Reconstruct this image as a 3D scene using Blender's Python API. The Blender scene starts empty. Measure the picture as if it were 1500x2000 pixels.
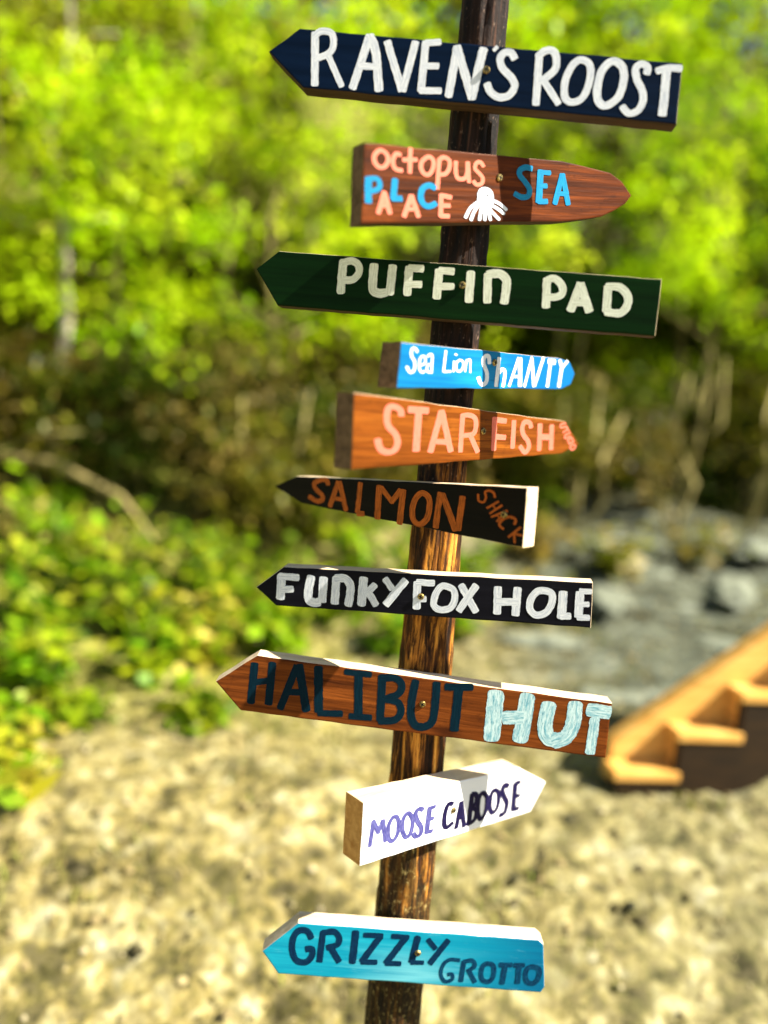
import bpy, bmesh, math, random
import numpy as np
from mathutils import Vector, Matrix, noise

scene = bpy.context.scene
COL = scene.collection
R = math.radians

# ------------------------------------------------------------------ camera
PITCH, ROLL, EYE = 8.0, 4.6, 1.6          # looking a little down, phone held a little crooked
p, th = R(PITCH), R(ROLL)
fwd = Vector((0, math.cos(p), -math.sin(p)))
up0 = Vector((0, math.sin(p), math.cos(p)))
rt0 = Vector((1, 0, 0))
up = up0 * math.cos(th) - rt0 * math.sin(th)
rt = rt0 * math.cos(th) + up0 * math.sin(th)
cd = bpy.data.cameras.new('camera')
cam = bpy.data.objects.new('camera', cd)
COL.objects.link(cam)
m = Matrix((rt, up, -fwd)).transposed().to_4x4()
m.translation = Vector((0, 0, EYE))
cam.matrix_world = m
cd.sensor_fit = 'VERTICAL'
cd.sensor_height = 36
cd.lens = 1444 / 2000 * 36
cd.clip_start, cd.clip_end = 0.05, 1000
cd.dof.use_dof = True
cd.dof.focus_distance = 1.44
cd.dof.aperture_fstop = 0.62
scene.camera = cam

# ------------------------------------------------------------------ light
SUN_EL, SUN_AZ = R(44), R(106)            # azimuth clockwise from +Y: from the right, a little to the front
w = bpy.data.worlds.new('World'); scene.world = w
w.use_nodes = True
nt = w.node_tree
bg = nt.nodes['Background']
sky = nt.nodes.new('ShaderNodeTexSky')
sky.sky_type = 'NISHITA'
sky.sun_disc = False
sky.sun_elevation = SUN_EL
sky.sun_rotation = SUN_AZ
nt.links.new(sky.outputs[0], bg.inputs[0])
bg.inputs[1].default_value = 0.05
sd = bpy.data.lights.new('sun', 'SUN')
sd.energy = 5.0
sd.angle = R(0.5)
sd.color = (1.0, 0.93, 0.80)
sun = bpy.data.objects.new('sun', sd)
COL.objects.link(sun)
sdir = Vector((math.sin(SUN_AZ) * math.cos(SUN_EL), math.cos(SUN_AZ) * math.cos(SUN_EL), math.sin(SUN_EL)))
sun.rotation_euler = sdir.to_track_quat('Z', 'Y').to_euler()
sun.location = sdir * 30
scene.view_settings.view_transform = 'Standard'
scene.view_settings.look = 'None'
scene.view_settings.exposure = 1.66
scene.view_settings.gamma = 1.0
scene.cycles.max_bounces = 8
scene.cycles.transparent_max_bounces = 8
scene.cycles.use_denoising = True
scene.cycles.sample_clamp_indirect = 6

# ------------------------------------------------------------------ helpers
def tag(o, label=None, cat=None, group=None, kind=None):
    if label: o['label'] = label
    if cat: o['category'] = cat
    if group: o['group'] = group
    if kind: o['kind'] = kind
    return o

def empty(name, loc=(0, 0, 0), rz=0.0, ry=0.0):
    o = bpy.data.objects.new(name, None)
    COL.objects.link(o)
    o.empty_display_size = 0.1
    o.location = loc
    o.rotation_euler = (0, ry, rz)
    return o

def link(name, me, mats=(), parent=None):
    o = bpy.data.objects.new(name, me)
    for mm in mats:
        me.materials.append(mm)
    COL.objects.link(o)
    if parent: o.parent = parent
    return o

def mesh_np(name, verts, faces, smooth=False):
    """verts (n,3) array, faces (m,k) array with constant k"""
    me = bpy.data.meshes.new(name)
    verts = np.asarray(verts, dtype=np.float32); faces = np.asarray(faces, dtype=np.int32)
    k = faces.shape[1]
    me.vertices.add(len(verts)); me.vertices.foreach_set('co', verts.ravel())
    me.loops.add(faces.size); me.loops.foreach_set('vertex_index', faces.ravel())
    me.polygons.add(len(faces))
    me.polygons.foreach_set('loop_start', np.arange(0, faces.size, k, dtype=np.int32))
    me.polygons.foreach_set('loop_total', np.full(len(faces), k, dtype=np.int32))
    if smooth: me.polygons.foreach_set('use_smooth', np.ones(len(faces), dtype=bool))
    me.update(); me.validate()
    return me

def vcol(me, cols):
    a = me.color_attributes.new('tint', 'FLOAT_COLOR', 'POINT')
    c = np.ones((len(me.vertices), 4), dtype=np.float32); c[:, :3] = cols
    a.data.foreach_set('color', c.ravel())

def mat(name):
    mm = bpy.data.materials.new(name); mm.use_nodes = True
    n = mm.node_tree
    for x in list(n.nodes): n.nodes.remove(x)
    out = n.nodes.new('ShaderNodeOutputMaterial')
    return mm, n, out

class G:
    """tiny node graph writer"""
    def __init__(s, name):
        s.m, s.n, s.out = mat(name)
    def node(s, t, ins=None, **kw):
        x = s.n.nodes.new(t)
        for k, v in kw.items(): setattr(x, k, v)
        for k, v in (ins or {}).items():
            if hasattr(v, 'is_output'): s.n.links.new(v, x.inputs[k])
            elif v is not None: x.inputs[k].default_value = v
        return x
    def coord(s, which='Object', scale=(1, 1, 1), loc=(0, 0, 0)):
        t = s.node('ShaderNodeTexCoord')
        mp = s.node('ShaderNodeMapping', {'Vector': t.outputs[which], 'Scale': scale, 'Location': loc})
        return mp.outputs[0]
    def noise(s, vec, scale=1, detail=4, rough=0.55, dist=0.0):
        return s.node('ShaderNodeTexNoise', {'Vector': vec, 'Scale': scale, 'Detail': detail, 'Roughness': rough, 'Distortion': dist}).outputs['Fac']
    def ramp(s, fac, stops, interp='LINEAR'):
        r = s.node('ShaderNodeValToRGB', {'Fac': fac})
        r.color_ramp.interpolation = interp
        e = r.color_ramp.elements
        while len(e) < len(stops): e.new(0.5)
        for i, (pos, c) in enumerate(stops):
            e[i].position = pos
            e[i].color = (c[0], c[1], c[2], 1) if hasattr(c, '__len__') else (c, c, c, 1)
        return r.outputs[0]
    def mix(s, f, a, b, mode='MIX'):
        x = s.n.nodes.new('ShaderNodeMix'); x.data_type = 'RGBA'; x.blend_type = mode
        for idx, v in ((0, f), (6, a), (7, b)):
            if hasattr(v, 'is_output'): s.n.links.new(v, x.inputs[idx])
            elif idx == 0: x.inputs[0].default_value = v
            else: x.inputs[idx].default_value = (v[0], v[1], v[2], 1)
        return x.outputs[2]
    def math(s, op, a, b=0.5, clamp=False):
        x = s.node('ShaderNodeMath', operation=op); x.use_clamp = clamp
        for i, v in enumerate((a, b)):
            if hasattr(v, 'is_output'): s.n.links.new(v, x.inputs[i])
            else: x.inputs[i].default_value = v
        return x.outputs[0]
    def bump(s, h, strength=0.3, dist=0.01):
        return s.node('ShaderNodeBump', {'Height': h, 'Strength': strength, 'Distance': dist}).outputs[0]
    def bsdf(s, col, rough=0.6, normal=None, spec=0.4, **kw):
        b = s.node('ShaderNodeBsdfPrincipled', {'Base Color': col if hasattr(col, 'is_output') else (col[0], col[1], col[2], 1), 'Roughness': rough, 'Specular IOR Level': spec})
        if normal is not None: s.n.links.new(normal, b.inputs['Normal'])
        s.n.links.new(b.outputs[0], s.out.inputs[0])
        return s.m

# ------------------------------------------------------------------ materials
def wood_face(name, light, mid, dark, seed=0.0, rough=0.55, streak=1.0):
    """stained planed board: grain runs along local X"""
    g = G(name)
    v = g.coord('Object', (3.0, 40, 55), (seed, seed, seed))
    n1 = g.noise(v, 1.0, 6, 0.6, 0.8)
    v2 = g.coord('Object', (7, 30, 230), (seed * 2, 0, seed))
    n2 = g.noise(v2, 1.0, 4, 0.6)
    v3 = g.coord('Object', (3.5, 6, 9), (seed, 3, 1))
    n3 = g.noise(v3, 1.0, 3)
    c = g.ramp(n1, [(0.30, dark), (0.47, mid), (0.66, light)])
    f = g.math('MULTIPLY', g.ramp(n2, [(0.42, 0.0), (0.62, 1.0)]), 0.45 * streak)
    c = g.mix(f, c, dark)
    c = g.mix(g.ramp(n3, [(0.4, 0.55), (0.65, 0.0)]), c, mid)
    kv = g.node('ShaderNodeTexVoronoi', {'Vector': g.mix(0.06, g.coord('Object', (5.5, 1, 11), (seed * 1.7, 0, seed)), g.node('ShaderNodeTexNoise', {'Vector': v3, 'Scale': 3.0}).outputs['Color']), 'Scale': 1.0})
    c = g.mix(g.ramp(kv.outputs['Distance'], [(0.07, 0.92), (0.12, 0.55), (0.20, 0.0)]), c, dark)
    gv = g.coord('Object', (30, 60, 45), (seed, 2, 2))
    gn = g.noise(gv, 1.0, 5, 0.7)
    c = g.mix(g.math('MULTIPLY', g.ramp(gn, [(0.56, 0.0), (0.70, 1.0)]), 0.45), c, dark)
    h = g.mix(0.5, n1, n2)
    return g.bsdf(c, rough, g.bump(h, 0.5, 0.003), 0.05)

def paint_face(name, a, b, under, seed=0.0, rough=0.5, wear=0.25, ends=None):
    """brushed paint over a board: streaks along local X, a little wood showing"""
    g = G(name)
    v = g.coord('Object', (2.2, 20, 60), (seed, seed, seed))
    n1 = g.noise(v, 1.0, 5, 0.6, 0.4)
    v2 = g.coord('Object', (9, 40, 260), (seed, 5, seed))
    n2 = g.noise(v2, 1.0, 3, 0.6)
    c = g.ramp(n1, [(0.3, a), (0.7, b)])
    if ends is not None:                                   # cast shade painted in: darker blue over one end, brighter patch beside it
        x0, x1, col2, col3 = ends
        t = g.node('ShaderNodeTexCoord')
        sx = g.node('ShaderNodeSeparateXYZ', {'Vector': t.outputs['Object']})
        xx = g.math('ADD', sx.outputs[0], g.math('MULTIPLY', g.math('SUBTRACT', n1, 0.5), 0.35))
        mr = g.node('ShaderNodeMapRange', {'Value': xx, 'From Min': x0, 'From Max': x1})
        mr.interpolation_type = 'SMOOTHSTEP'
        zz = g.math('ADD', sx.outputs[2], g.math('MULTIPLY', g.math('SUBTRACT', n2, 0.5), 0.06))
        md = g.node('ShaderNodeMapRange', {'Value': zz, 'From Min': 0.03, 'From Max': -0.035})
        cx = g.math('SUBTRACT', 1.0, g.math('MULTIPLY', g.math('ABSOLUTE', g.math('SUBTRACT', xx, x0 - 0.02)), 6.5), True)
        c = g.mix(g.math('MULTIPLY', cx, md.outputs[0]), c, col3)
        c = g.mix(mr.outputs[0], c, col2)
    v3 = g.coord('Object', (14, 60, 120), (seed, 1, 2))
    n3 = g.noise(v3, 1.0, 4, 0.7)
    c = g.mix(g.math('MULTIPLY', g.ramp(n3, [(0.60, 0.0), (0.74, 1.0)]), wear), c, under)
    h = g.mix(0.4, n1, n2)
    return g.bsdf(c, rough, g.bump(h, 0.3, 0.0015), 0.05)

def bare_wood(name, light, dark, seed=0.0):
    g = G(name)
    v = g.coord('Object', (5, 60, 60), (seed, seed, 0))
    n1 = g.noise(v, 1.0, 5, 0.6, 0.6)
    v2 = g.coord('Object', (90, 60, 90), (seed, 0, 0))
    n2 = g.noise(v2, 1.0, 3, 0.6)
    c = g.ramp(n1, [(0.3, dark), (0.6, light)])
    c = g.mix(g.math('MULTIPLY', g.ramp(n2, [(0.5, 0.0), (0.7, 1.0)]), 0.3), c, dark)
    return g.bsdf(c, 0.75, g.bump(n1, 0.4, 0.002), 0.2)

def letter_paint(name, a, b, under, streak=0.5, wear=0.2, rough=0.45):
    """brush paint: streaks follow each stroke through its UV"""
    g = G(name)
    v = g.coord('UV', (0.6, 3.2, 1))
    n1 = g.noise(v, 1.0, 4, 0.65, 0.3)
    v2 = g.coord('UV', (1.0, 1.0, 1))
    n2 = g.noise(v2, 1.3, 4, 0.6)
    c = g.mix(g.math('MULTIPLY', g.ramp(n1, [(0.42, 0.0), (0.68, 1.0)]), streak), a, b)
    c = g.mix(g.math('MULTIPLY', g.ramp(n2, [(0.52, 0.0), (0.72, 1.0)]), streak * 0.6), c, b)
    v3 = g.coord('UV', (1.6, 9.0, 1), (3, 3, 0))
    n3 = g.noise(v3, 1.0, 3, 0.6)
    c = g.mix(g.math('MULTIPLY', g.ramp(n3, [(0.55, 0.0), (0.68, 1.0)]), wear), c, under)
    return g.bsdf(c, rough, g.bump(n1, 0.35, 0.0012), 0.04)
# ------------------------------------------------------------------ ground
def sstep(a, b, x):
    t = np.clip((x - a) / (b - a), 0, 1); return t * t * (3 - 2 * t)

def height(x, y):
    x = np.asarray(x, dtype=float); y = np.asarray(y, dtype=float)
    h = 0.85 * sstep(3.9, 8.2, y) - 0.42 * (1 - sstep(1.95, 2.85, y))
    h = h + np.clip(y - 8.5, 0, 40) * 0.62
    h = h + 0.42 * np.exp(-(((x + 3.3) / 1.5) ** 2 + ((y - 6.1) / 0.8) ** 2))
    h = h + 0.03 * np.sin(x * 1.9 + 0.6) * np.sin(y * 1.3) * sstep(1.5, 4, y)
    h = h + 0.10 * np.sin(x * 2.7 + y * 0.9) * np.sin(y * 2.1 - x * 0.7) * sstep(4.5, 6.5, y)
    return h

def hz(x, y): return float(height(x, y))

def axis(lo, hi, step, far):
    core = list(np.arange(lo, hi + 1e-6, step))
    a, d = lo, step
    left = []
    while a > -far: d *= 1.5; a -= d; left.append(a)
    b, d = hi, step
    right = []
    while b < far: d *= 1.5; b += d; right.append(b)
    return np.array(left[::-1] + core + right)

gx, gy = axis(-7, 7, 0.05, 400), axis(0, 12, 0.05, 400)
X, Y = np.meshgrid(gx, gy)
Zg = height(X, Y)
rs = np.random.RandomState(3)
near = (np.abs(X) < 8) & (Y > 0) & (Y < 15)
lump = np.sin(X * 23 + 2.1 * np.sin(Y * 9)) * np.sin(Y * 26 + 1.7 * np.sin(X * 11)) + .8 * np.sin(X * 11 + Y * 5 + 1) * np.sin(Y * 13 - X * 6)
Zg = Zg + near * (rs.normal(0, 0.012, X.shape) + .014 * lump * (Y > 1.8))
nx, ny = len(gx), len(gy)
idx = np.arange(nx * ny).reshape(ny, nx)
faces = np.stack([idx[:-1, :-1], idx[:-1, 1:], idx[1:, 1:], idx[1:, :-1]], -1).reshape(-1, 4)
g = G('gravel_ground')
v = g.coord('Object')
n1 = g.noise(v, 2.2, 6, 0.62)
n2 = g.noise(v, 11, 6, 0.65)
n3 = g.noise(v, 0.7, 4, 0.6)
vo = g.node('ShaderNodeTexVoronoi', {'Vector': v, 'Scale': 26.0, 'Randomness': 1.0})
nm = g.noise(g.coord('Object', (1, 1.4, 1), (2, 4, 0)), 6.5, 4, 0.62, 0.8)
nk = g.math('ADD', g.math('MULTIPLY', nm, 0.62), g.math('MULTIPLY', n2, 0.38))
c = g.ramp(nk, [(0.38, (0.02, 0.018, 0.006)), (0.45, (0.11, 0.095, 0.028)), (0.50, (0.29, 0.23, 0.075)), (0.56, (0.40, 0.355, 0.16)), (0.65, (0.62, 0.57, 0.36))])
nd = g.noise(g.coord('Object', (1, 1, 1), (5, 9, 0)), 4.2, 6, 0.68)
c = g.mix(g.math('MULTIPLY', g.ramp(nd, [(0.54, 0.0), (0.64, 1.0)]), 0.85), c, (0.055, 0.05, 0.012))
c = g.mix(g.math('MULTIPLY', g.ramp(n1, [(0.44, 0.0), (0.62, 1.0)]), 0.3), c, (0.18, 0.165, 0.05))
xr = g.node('ShaderNodeSeparateXYZ', {'Vector': v})
xm = g.node('ShaderNodeMapRange', {'Value': g.math('ADD', xr.outputs[0], g.math('MULTIPLY', g.math('SUBTRACT', n3, 0.5), 2.0)), 'From Min': 0.0, 'From Max': 1.2})
c = g.mix(g.math('MULTIPLY', xm.outputs[0], 0.65), c, g.ramp(nk, [(0.37, (0.025, 0.025, 0.012)), (0.46, (0.12, 0.115, 0.05)), (0.53, (0.24, 0.22, 0.10)), (0.64, (0.46, 0.44, 0.27))]))
c = g.mix(g.math('MULTIPLY', g.ramp(vo.outputs['Distance'], [(0.35, 0.0), (0.75, 1.0)]), 0.5), c, (0.12, 0.10, 0.05))
sx = g.node('ShaderNodeSeparateXYZ', {'Vector': v})
# silty grey stone on the slope to the right, soil and moss further back
gm = g.node('ShaderNodeMapRange', {'Value': g.math('ADD', sx.outputs[0], g.math('MULTIPLY', g.math('SUBTRACT', n1, 0.5), 2.2)), 'From Min': 0.3, 'From Max': 1.5})
gm2 = g.node('ShaderNodeMapRange', {'Value': g.math('ADD', sx.outputs[1], g.math('MULTIPLY', g.math('SUBTRACT', n3, 0.5), 2.0)), 'From Min': 3.1, 'From Max': 4.1})
ns = g.noise(g.coord('Object', (1.6, 7, 6), (1, 1, 0)), 1.6, 4, 0.6)
grey = g.ramp(ns, [(0.36, (0.018, 0.022, 0.016)), (0.48, (0.05, 0.058, 0.042)), (0.58, (0.105, 0.12, 0.09)), (0.69, (0.27, 0.30, 0.25))])
c = g.mix(g.math('MULTIPLY', g.math('MULTIPLY', gm.outputs[0], gm2.outputs[0]), 0.9), c, grey)
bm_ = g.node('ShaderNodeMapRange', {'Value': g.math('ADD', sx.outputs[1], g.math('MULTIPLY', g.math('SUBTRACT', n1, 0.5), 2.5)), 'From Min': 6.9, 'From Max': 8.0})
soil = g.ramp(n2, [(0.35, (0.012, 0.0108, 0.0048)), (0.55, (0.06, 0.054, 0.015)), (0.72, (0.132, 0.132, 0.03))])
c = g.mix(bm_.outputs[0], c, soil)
lm = g.node('ShaderNodeMapRange', {'Value': g.math('ADD', sx.outputs[0], g.math('MULTIPLY', g.math('SUBTRACT', n1, 0.5), 2.0)), 'From Min': 0.2, 'From Max': -0.8})
moss = g.ramp(nk, [(0.38, (0.02, 0.02, 0.004)), (0.48, (0.15, 0.15, 0.02)), (0.56, (0.30, 0.29, 0.05)), (0.66, (0.46, 0.42, 0.15))])
c = g.mix(g.math('MULTIPLY', lm.outputs[0], gm2.outputs[0]), c, moss)
gmat = g.bsdf(c, 0.92, g.bump(n2, 0.7, 0.05), 0.15)
ground = link('ground', mesh_np('ground', np.stack([X, Y, Zg], -1).reshape(-1, 3), faces, True), [gmat])
tag(ground, kind='structure')

# ------------------------------------------------------------------ loose stones
ico = bmesh.new(); bmesh.ops.create_icosphere(ico, subdivisions=1, radius=1)
ICO_V = np.array([q.co[:] for q in ico.verts]); ICO_F = np.array([[q.index for q in f.verts] for f in ico.faces]); ico.free()
def vcmat(name, rough=0.85, trans=0.0, spec=0.2, bumpy=False):
    g = G(name)
    a = g.node('ShaderNodeAttribute', attribute_name='tint')
    if trans:
        d = g.node('ShaderNodeBsdfDiffuse', {'Color': a.outputs['Color']})
        t = g.node('ShaderNodeBsdfTranslucent', {'Color': g.mix(0.5, a.outputs['Color'], g.mix(1.0, a.outputs['Color'], (1.0, 1.15, 0.5), 'MULTIPLY'))})
        ms = g.node('ShaderNodeMixShader', {0: trans, 1: d.outputs[0], 2: t.outputs[0]})
        gl = g.node('ShaderNodeBsdfGlossy', {'Color': (1, 1, 0.95, 1), 'Roughness': 0.45})
        m2 = g.node('ShaderNodeMixShader', {0: 0.012, 1: ms.outputs[0], 2: gl.outputs[0]})
        g.n.links.new(m2.outputs[0], g.out.inputs[0])
        return g.m
    nrm = None
    col = a.outputs['Color']
    if bumpy:
        v = g.coord('Object'); n1 = g.noise(v, 9, 5, 0.6); nrm = g.bump(n1, 0.6, 0.03)
        col = g.mix(g.math('MULTIPLY', g.ramp(n1, [(0.4, 1.0), (0.6, 0.0)]), 0.5), col, (0.05, 0.05, 0.03))
    return g.bsdf(col, rough, nrm, spec)
STONE = vcmat('pebble_stone', 0.85)
LEAF = vcmat('leaf', 0.6, 0.36)
GRASS = vcmat('dry_grass_blade', 0.8, 0.25)

def stones(n, seed, xr, yr, smin, smax, pal):
    rs = np.random.RandomState(seed)
    x = rs.uniform(*xr, n); y = rs.uniform(*yr, n); s = smin * (smax / smin) ** (rs.rand(n) ** 2.2)
    V = ICO_V[None] * (1 + rs.normal(0, 0.13, (n, len(ICO_V), 1)))
    V = V * (s[:, None] * np.stack([rs.uniform(.8, 1.3, n), rs.uniform(.8, 1.3, n), rs.uniform(.45, .8, n)], -1).T.reshape(3, n).T[:, None].reshape(n, 1, 3) if False else V * 0 + 1) if False else V
    sc = np.stack([s * rs.uniform(.8, 1.3, n), s * rs.uniform(.8, 1.3, n), s * rs.uniform(.45, .8, n)], -1)
    V = V * sc[:, None, :]
    a = rs.uniform(0, 6.28, n); ca, sa = np.cos(a)[:, None], np.sin(a)[:, None]
    V = np.stack([V[..., 0] * ca - V[..., 1] * sa, V[..., 0] * sa + V[..., 1] * ca, V[..., 2]], -1)
    V += np.stack([x, y, height(x, y) + s * 0.18], -1)[:, None, :]
    F = ICO_F[None] + (np.arange(n) * len(ICO_V))[:, None, None]
    pal = np.array(pal); c = pal[rs.randint(0, len(pal), n)] * rs.uniform(0.7, 1.2, (n, 1))
    return V.reshape(-1, 3), F.reshape(-1, 3), np.repeat(c, len(ICO_V), 0)
V, F, Cc = stones(5000, 5, (-3.2, 3.2), (1.2, 6.8), 0.005, 0.022,
                  [(.27, .21, .09), (.34, .28, .13), (.24, .20, .09), (.20, .17, .07), (.36, .31, .18), (.10, .085, .03)])
me = mesh_np('loose_stones', V, F, True); vcol(me, Cc)
tag(link('loose_stones', me, [STONE]), 'loose tan and grey stones scattered over the gravel behind the signpost', 'gravel', kind='stuff')

V, F, Cc = stones(90, 8, (-1.8, 2.2), (1.95, 4.2), 0.014, 0.032, [(.07, .06, .025), (.05, .05, .025), (.12, .10, .05)])
me = mesh_np('dark_stones', V, F, True); vcol(me, Cc)
tag(link('dark_stones', me, [STONE]), 'small dark stones dotted over the pale gravel', 'gravel', kind='stuff')

def rock(name, x, y, s, seed, col, label, group):
    bm = bmesh.new(); bmesh.ops.create_icosphere(bm, subdivisions=4, radius=1)
    for q in bm.verts:
        d = q.co.normalized()
        k = 1 + 0.35 * noise.fractal(d * 1.3 + Vector((seed * 3.1, 0, 0)), 1, 2, 4) + 0.12 * noise.cell(d * 2.2 + Vector((seed, 0, 0)))
        q.co = Vector((d.x * s[0], d.y * s[1], d.z * s[2])) * k
    me = bpy.data.meshes.new(name); bm.to_mesh(me); bm.free()
    me.polygons.foreach_set('use_smooth', [True] * len(me.polygons))
    vcol(me, np.array(col))
    o = link(name, me, [ROCKM]); o.location = (x, y, hz(x, y) - s[2] * 0.05); o.rotation_euler = (0, 0, seed)
    tag(o, label, 'rock', group)
ROCKM = vcmat('weathered_rock', 0.9, bumpy=True)
GR = 'grey rocks on the slope right of the signpost'
for i, (x, y, s) in enumerate([(1.75, 5.6, .26), (2.5, 5.0, .22), (1.2, 4.9, .17), (2.9, 6.0, .32), (1.9, 6.5, .25), (0.85, 5.7, .16), (2.2, 4.3, .15), (3.3, 5.3, .2), (1.45, 4.2, .12), (3.5, 6.7, .3)]):
    q = 0.8 + 0.3 * ((i * 37) % 10) / 10
    rock('rock', x, y, (s * 1.7, s * .7, s * 0.24), i + 1.3, (0.21 * q, 0.23 * q, 0.17 * q), 'grey rounded rock lying on the stony slope between the signpost and the stairs', GR)

# ------------------------------------------------------------------ dry grass
def blades(n, seed, pts, hmin, hmax, pal, wd=0.006, lean=0.5):
    rs = np.random.RandomState(seed)
    P0 = pts(rs, n)
    h = rs.uniform(hmin, hmax, n); a = rs.uniform(0, 6.28, n); l = rs.uniform(0.1, lean, n)
    dx, dy = np.cos(a), np.sin(a); b = rs.uniform(0, 6.28, n); wx, wy = np.cos(b) * wd, np.sin(b) * wd
    z = height(P0[:, 0], P0[:, 1]) - 0.01
    B = np.stack([P0[:, 0], P0[:, 1], z], -1)
    W = np.stack([wx, wy, 0 * wx], -1)
    M = B + np.stack([dx * l * h * .4, dy * l * h * .4, h * .6], -1)
    T = B + np.stack([dx * l * h * 1.3, dy * l * h * 1.3, h * (1 - .3 * l)], -1)
    V = np.stack([B - W, B + W, M + W * .8, M - W * .8, T + W * .2, T - W * .2], 1)
    F = np.array([[0, 1, 2, 3], [3, 2, 4, 5]])[None] + (np.arange(n) * 6)[:, None, None]
    pal = np.array(pal); c = pal[rs.randint(0, len(pal), n)] * rs.uniform(0.75, 1.2, (n, 1))
    return V.reshape(-1, 3), F.reshape(-1, 4), np.repeat(c, 6, 0)
def grass_pts(rs, n):
    k = 130
    cx = rs.uniform(-3.4, 3.2, k); cy = rs.uniform(2.2, 7.0, k)
    i = rs.randint(0, k, n)
    return np.stack([cx[i] + rs.normal(0, .1, n), cy[i] + rs.normal(0, .08, n)], -1)
V, F, Cc = blades(4000, 11, grass_pts, .03, .08, [(0.3, 0.24, 0.084), (0.252, 0.24, 0.06), (0.156, 0.192, 0.03), (0.348, 0.288, 0.132)])
me = mesh_np('dry_grass', V, F); vcol(me, Cc)
tag(link('dry_grass', me, [GRASS]), 'short dry yellow grass growing through the gravel', 'grass', kind='stuff')

# ------------------------------------------------------------------ leaves
def leaf_quads(cent, size, rs, cols, droop=0.3, aspect=0.55):
    """one bent four-cornered leaf per centre, random facing, slightly drooping"""
    n = len(cent)
    a = rs.uniform(0, 6.283, n); e = rs.normal(-droop, 0.45, n)
    d = np.stack([np.cos(a) * np.cos(e), np.sin(a) * np.cos(e), np.sin(e)], -1)
    s = np.stack([-np.sin(a), np.cos(a), rs.normal(0, .45, n)], -1); s /= np.linalg.norm(s, axis=1)[:, None]
    L = (size * rs.uniform(.55, 1.5, n))[:, None] if hasattr(size, '__len__') else (size * rs.uniform(.7, 1.3, n))[:, None]
    up_ = np.cross(d, s)
    V = np.stack([cent - d * L * .5, cent + s * L * aspect * .5 + up_ * L * .06 - d * L * .04, cent + d * L * .5 - up_ * L * .08, cent - s * L * aspect * .5 + up_ * L * .06 - d * L * .04], 1)
    F = np.arange(n * 4).reshape(n, 4)
    return V.reshape(-1, 3), F, np.repeat(cols, 4, 0)

LIME = [(.52, .72, .005), (.62, .76, .010), (.40, .64, .004), (.70, .76, .03), (.20, .38, .004)]
OLIVE = [(.44, .40, .02), (.55, .47, .05), (.34, .36, .015), (.62, .52, .10), (.24, .26, .012)]
DEEP = [(.022, .045, .002), (.04, .075, .003), (.055, .08, .004), (.018, .028, .002)]  # darkest greens, kept low to paint shade into the hollows
WEEDG = [(.20, .34, .004), (.30, .38, .008), (.12, .26, .003), (.36, .38, .02), (.05, .12, .003)]
BACK = [(.12, .15, .005), (.15, .15, .008), (.05, .075, .003), (.07, .08, .004), (.18, .16, .02)]
LOWG = [(.22, .30, .006), (.30, .34, .010), (.13, .22, .004), (.09, .15, .004)]
DIM = [(.20, .19, .012), (.14, .16, .008), (.22, .17, .02), (.09, .10, .005)]
DRY = [(.24, .17, .035), (.17, .13, .02), (.30, .23, .07)]
MIXG = LIME[:3] + OLIVE[:3]
TAN = [(.46, .36, .08), (.56, .45, .16), (.36, .31, .06), (.32, .33, .03)]

def crown_points(rs, blobs, per, sig):
    pts, cid = [], []
    for i, (cx, cy, cz, rr) in enumerate(blobs):
        k = int(per * rr * rr / 0.09)
        q = rs.normal(0, 1, (k, 3)); q /= np.linalg.norm(q, axis=1)[:, None]
        q *= (rs.rand(k, 1) ** 0.4) * rr * np.array([1.15, 1.0, 0.75])
        pts.append(np.array([cx, cy, cz]) + q + rs.normal(0, sig, (k, 3))); cid += [i] * k
    return np.concatenate(pts), np.array(cid)

def tube_mesh(name, paths, material, parent, segs=7):
    """paths: list of [(x,y,z,r), ...]"""
    bm = bmesh.new()
    for path in paths:
        prev = None
        for i, (x, y, z, r) in enumerate(path):
            a = Vector(path[max(i - 1, 0)][:3]); b = Vector(path[min(i + 1, len(path) - 1)][:3])
            t = (b - a).normalized(); u = t.orthogonal().normalized(); v_ = t.cross(u)
            ring = [bm.verts.new(Vector((x, y, z)) + (u * math.cos(k / segs * 6.2832) + v_ * math.sin(k / segs * 6.2832)) * r) for k in range(segs)]
            if prev:
                best = min(range(segs), key=lambda s_: (ring[s_].co - prev[0].co).length)
                ring = ring[best:] + ring[:best]
                for k in range(segs):
                    bm.faces.new((prev[k], prev[(k + 1) % segs], ring[(k + 1) % segs], ring[k]))
            else:
                bm.faces.new(ring)
            prev = ring
        bm.faces.new(prev)
    bmesh.ops.recalc_face_normals(bm, faces=bm.faces)
    me = bpy.data.meshes.new(name); bm.to_mesh(me); bm.free()
    me.polygons.foreach_set('use_smooth', [True] * len(me.polygons))
    return link(name, me, [material], parent)

def bark(name, a, b):
    g = G(name); v = g.coord('Object', (14, 14, 5))
    n1 = g.noise(v, 1, 5, .6)
    return g.bsdf(g.ramp(n1, [(.35, a), (.62, b)]), .85, g.bump(n1, .5, .01), .2)
BARK_OLIVE = bark('olive_bark', (.10, .08, .025), (.34, .29, .10))
BARK_PALE = bark('pale_birch_bark', (.34, .28, .20), (.75, .66, .55))

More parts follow.
